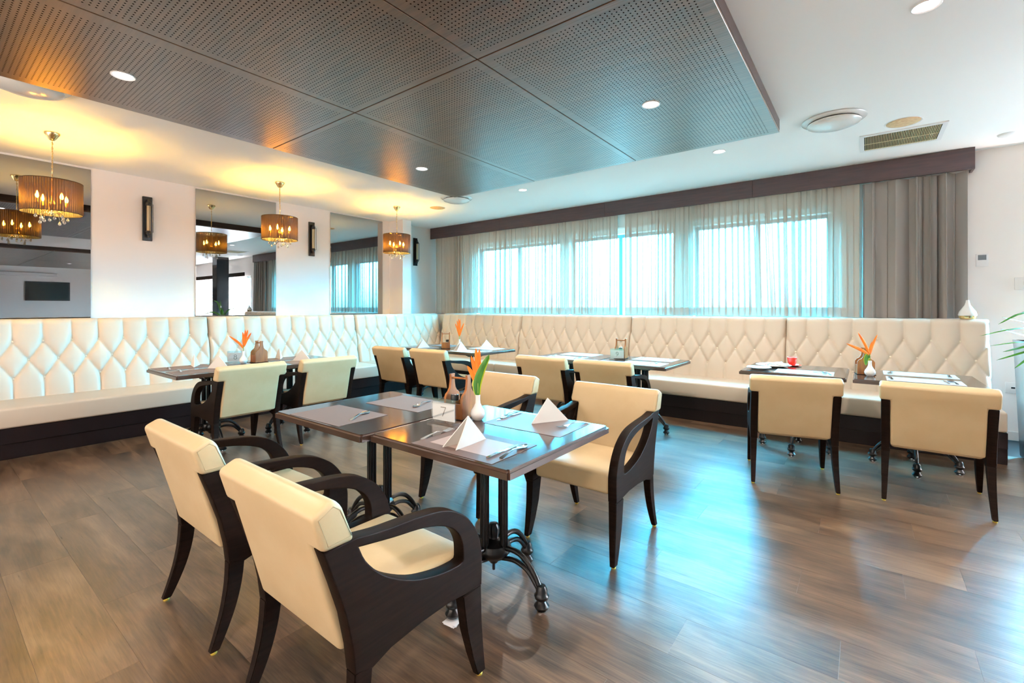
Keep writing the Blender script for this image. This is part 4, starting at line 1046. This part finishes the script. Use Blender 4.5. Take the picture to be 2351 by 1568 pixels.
tag(link('crumpled_napkin', bm_mesh(bm, smooth=True), M['napkin'], loc=(-.68, 5.16, Z0 + .0068)), 'crumpled white napkin lying on the used plate', 'napkin')
tag(link('sugar_packet', box_me(-.045, .045, -.009, .009, 0, .003, .001, 1), M['red'], loc=(-.76, 5.20, Z0 + .019)), 'thin red paper strip on the used plate', 'packet').rotation_euler = (0, -.25, .5)
sau = tag(link('saucer', lathe_me([(0, 0), (.04, 0), (.075, .010), (.072, .012), (.038, .004), (0, .004)], 32), M['red'], loc=(-.575, 5.34, Z0)), 'red saucer under the red cup', 'saucer')
cp = thing('red_cup', 'red candle cup standing on a red saucer beside the plates', 'cup', (-.585, 5.34, Z0 + .0042))
link('cup_body', lathe_me([(0, 0), (.024, 0), (.032, .012), (.040, .040), (.043, .080), (.0405, .080), (.037, .042), (.028, .014), (0, .010)], 32), M['red'], cp)
link('white_rim', lathe_me([(.0405, .0795), (.0432, .0795), (.0432, .084), (.0405, .084)], 32), M['ceramic'], cp)
link('contents', lathe_me([(0, .072), (.039, .072)], 24), M['ceramic'], cp)
place_mat(.44, .29, (-.44, 4.86, Z0), .02, 'pale blue-lit placemat in front of the used plates', 'mat_white')
place('spoon', 'steel spoon on the placemat near the used plates', 'spoon', (-.27, 4.86, ZM), R(20))
place('fork', 'steel fork crossing the spoon near the used plates', 'fork', (-.33, 4.86, ZM), R(35))
place_mat(.46, .27, (.36, 4.86, Z0), .0, 'white placemat at the right table, chair side', 'mat_white')
place_mat(.48, .29, (.36, 5.27, Z0), .0, 'white placemat at the right table, bench side', 'mat_white')
place('spoon', 'steel spoon at the left of the right table, bench side', 'spoon', (.17, 5.27, ZM), R(175))
place('fork', 'steel fork at the right of the right table, bench side', 'fork', (.55, 5.27, ZM), R(178))
place('fork', 'steel fork at the left of the right table, chair side', 'fork', (.16, 4.88, ZM), R(3))
place('spoon', 'steel spoon at the right of the right table, chair side', 'spoon', (.53, 4.86, ZM), R(8))
place('knife', 'steel knife at the right of the right table, chair side', 'knife', (.49, 4.86, ZM), R(3))
place('caddy', 'wooden condiment caddy on the right table behind the vase', 'caddy', (-.01, 5.06, Z0), R(100))
place('shaker', 'glass shaker inside the right table caddy', 'shaker', (-.03, 5.06, CZ), 0)
place('vase', 'white bud vase on the right table', 'vase', (.025, 4.93, Z0), 0)
flower('orange flower leaning left in the right table vase', (.025, 4.93, Z0), [(-.20, .10, .175), (-.10, .19, .18), (.065, .18, .17), (.02, .12, .17)], stem_h=.19, leaf=[(0, .155), (-.02, .17), (-.035, .14), (-.035, .09)])

# ------------------------------------------------------------------ things at the right wall
df = thing('aroma_diffuser', 'white teardrop aroma diffuser standing on the bench end', 'diffuser', (.80, 6.405, 1.2115))
link('body', lathe_me([(.068, .035), (.070, .045), (.062, .075), (.040, .110), (.022, .140), (.014, .170), (.012, .188), (0, .190)], 32), M['white_plastic'], df)
link('base', lathe_me([(0, 0), (.050, 0), (.062, .012), (.068, .035), (0, .036)], 32), M['gold'], df)
th = thing('thermostat', 'small white thermostat with grey display beside the curtain', 'thermostat', (.945, YW, 1.815))
link('case', box_me(-.045, .045, -.022, -.001, -.065, .065, .004, 2), M['white_plastic'], th); link('display', box_me(-.032, .030, -.0235, -.0221, 0, .052), M['grey_screen'], th)
sw = thing('light_switch', 'white square light switch at the right frame edge', 'switch', (1.245, YW, 1.565))
link('plate', box_me(-.07, .07, -.012, -.001, -.062, .062, .004, 2), M['white_plastic'], sw); link('rocker', box_me(-.012, .012, -.017, -.0121, -.018, .018, .002, 1), M['white_plastic'], sw)
so = thing('wall_socket', 'white double wall socket above the floor at right', 'socket', (1.20, YW, .525))
link('plate', box_me(-.09, .09, -.012, -.001, -.055, .055, .004, 2), M['white_plastic'], so)
for dx in (-.035, .035): link('outlet_hole', box_me(dx - .014, dx + .014, -.0126, -.0121, -.008, .008), M['black'], so)
pot = thing('planter', 'tall dark planter at the right frame edge', 'planter', (1.235, 5.85, 0))
bm = bmesh.new(); lathe(bm, [(0, 0), (.20, 0), (.215, .02), (.262, .97), (.27, 1.04), (.245, 1.04), (.24, .98), (0, .97)], 4); bmesh.ops.rotate(bm, verts=bm.verts, cent=(0, 0, 0), matrix=Matrix.Rotation(R(45), 3, 'Z'))
bmesh.ops.recalc_face_normals(bm, faces=bm.faces); link('body', bm_mesh(bm), M['planter'], pot)
link('soil', box_me(-.15, .15, -.15, .15, .972, .985), M['soil'], pot)
pl = thing('potted_plant', 'leafy green plant with long arching leaves reaching in from the right edge', 'plant', (1.33, 5.85, .985))
P0 = (0, 0, 0)
lv = [([P0, (-.12, -.06, .25), (-.28, -.14, .30), (-.44, -.22, .20)], .011), ([P0, (-.14, -.08, .14), (-.32, -.18, .17), (-.56, -.28, .10)], .009), ([P0, (-.14, -.05, .10), (-.26, -.10, .11), (-.42, -.18, .16)], .013),
      ([P0, (-.10, -.06, .08), (-.25, -.16, .03), (-.42, -.26, -.03)], .013), ([P0, (-.10, -.08, .06), (-.24, -.20, .0), (-.46, -.28, -.10)], .012), ([P0, (-.08, -.08, .06), (-.22, -.22, -.02), (-.36, -.30, -.16)], .011),
      ([P0, (-.12, -.12, .05), (-.20, -.24, -.06), (-.20, -.34, -.16)], .030), ([P0, (-.10, -.10, .06), (-.18, -.26, -.12), (-.26, -.34, -.30)], .010), ([P0, (0, -.06, .3), (.08, -.1, .5), (.2, -.16, .55)], .014),
      ([P0, (.1, .04, .2), (.25, .08, .3), (.42, .1, .25)], .014), ([P0, (-.02, .1, .2), (-.08, .22, .3), (-.2, .35, .3)], .012), ([P0, (.1, -.1, .16), (.2, -.26, .2), (.26, -.42, .1)], .014), ([P0, (-.06, -.04, .2), (-.1, -.08, .42), (-.14, -.1, .55)], .010)]
lv += [([P0, (-.12, -.02, .16), (-.26, -.06, .22), (-.40, -.10, .26)], .008), ([P0, (-.13, -.12, .04), (-.30, -.22, .06), (-.50, -.30, .02)], .009), ([P0, (-.06, -.12, .0), (-.16, -.28, -.16), (-.30, -.36, -.24)], .008)]
for P, w_ in lv: link('leaf', blade(P, w_ * 1.6, side=Vector((-.5, .86, .3))), M['leafgreen'] if w_ < .02 else M['leafedge'], pl)
link('flower_stem', tube_me(spline([P0, (-.08, -.05, .2), (-.13, -.08, .38), (-.19, -.12, .44)], 4), .003, 6), M['stem'], pl)
bm = bmesh.new()
for k_ in range(5):
    a = k_ * 2 * math.pi / 5; lathe(bm, [(0, .02), (.016, 0), (0, -.02)], 8, (-.16 + .02 * math.cos(a), -.10, .36 + .02 * math.sin(a)))
link('blossom', bm_mesh(bm, smooth=True), M['ceramic'], pl)
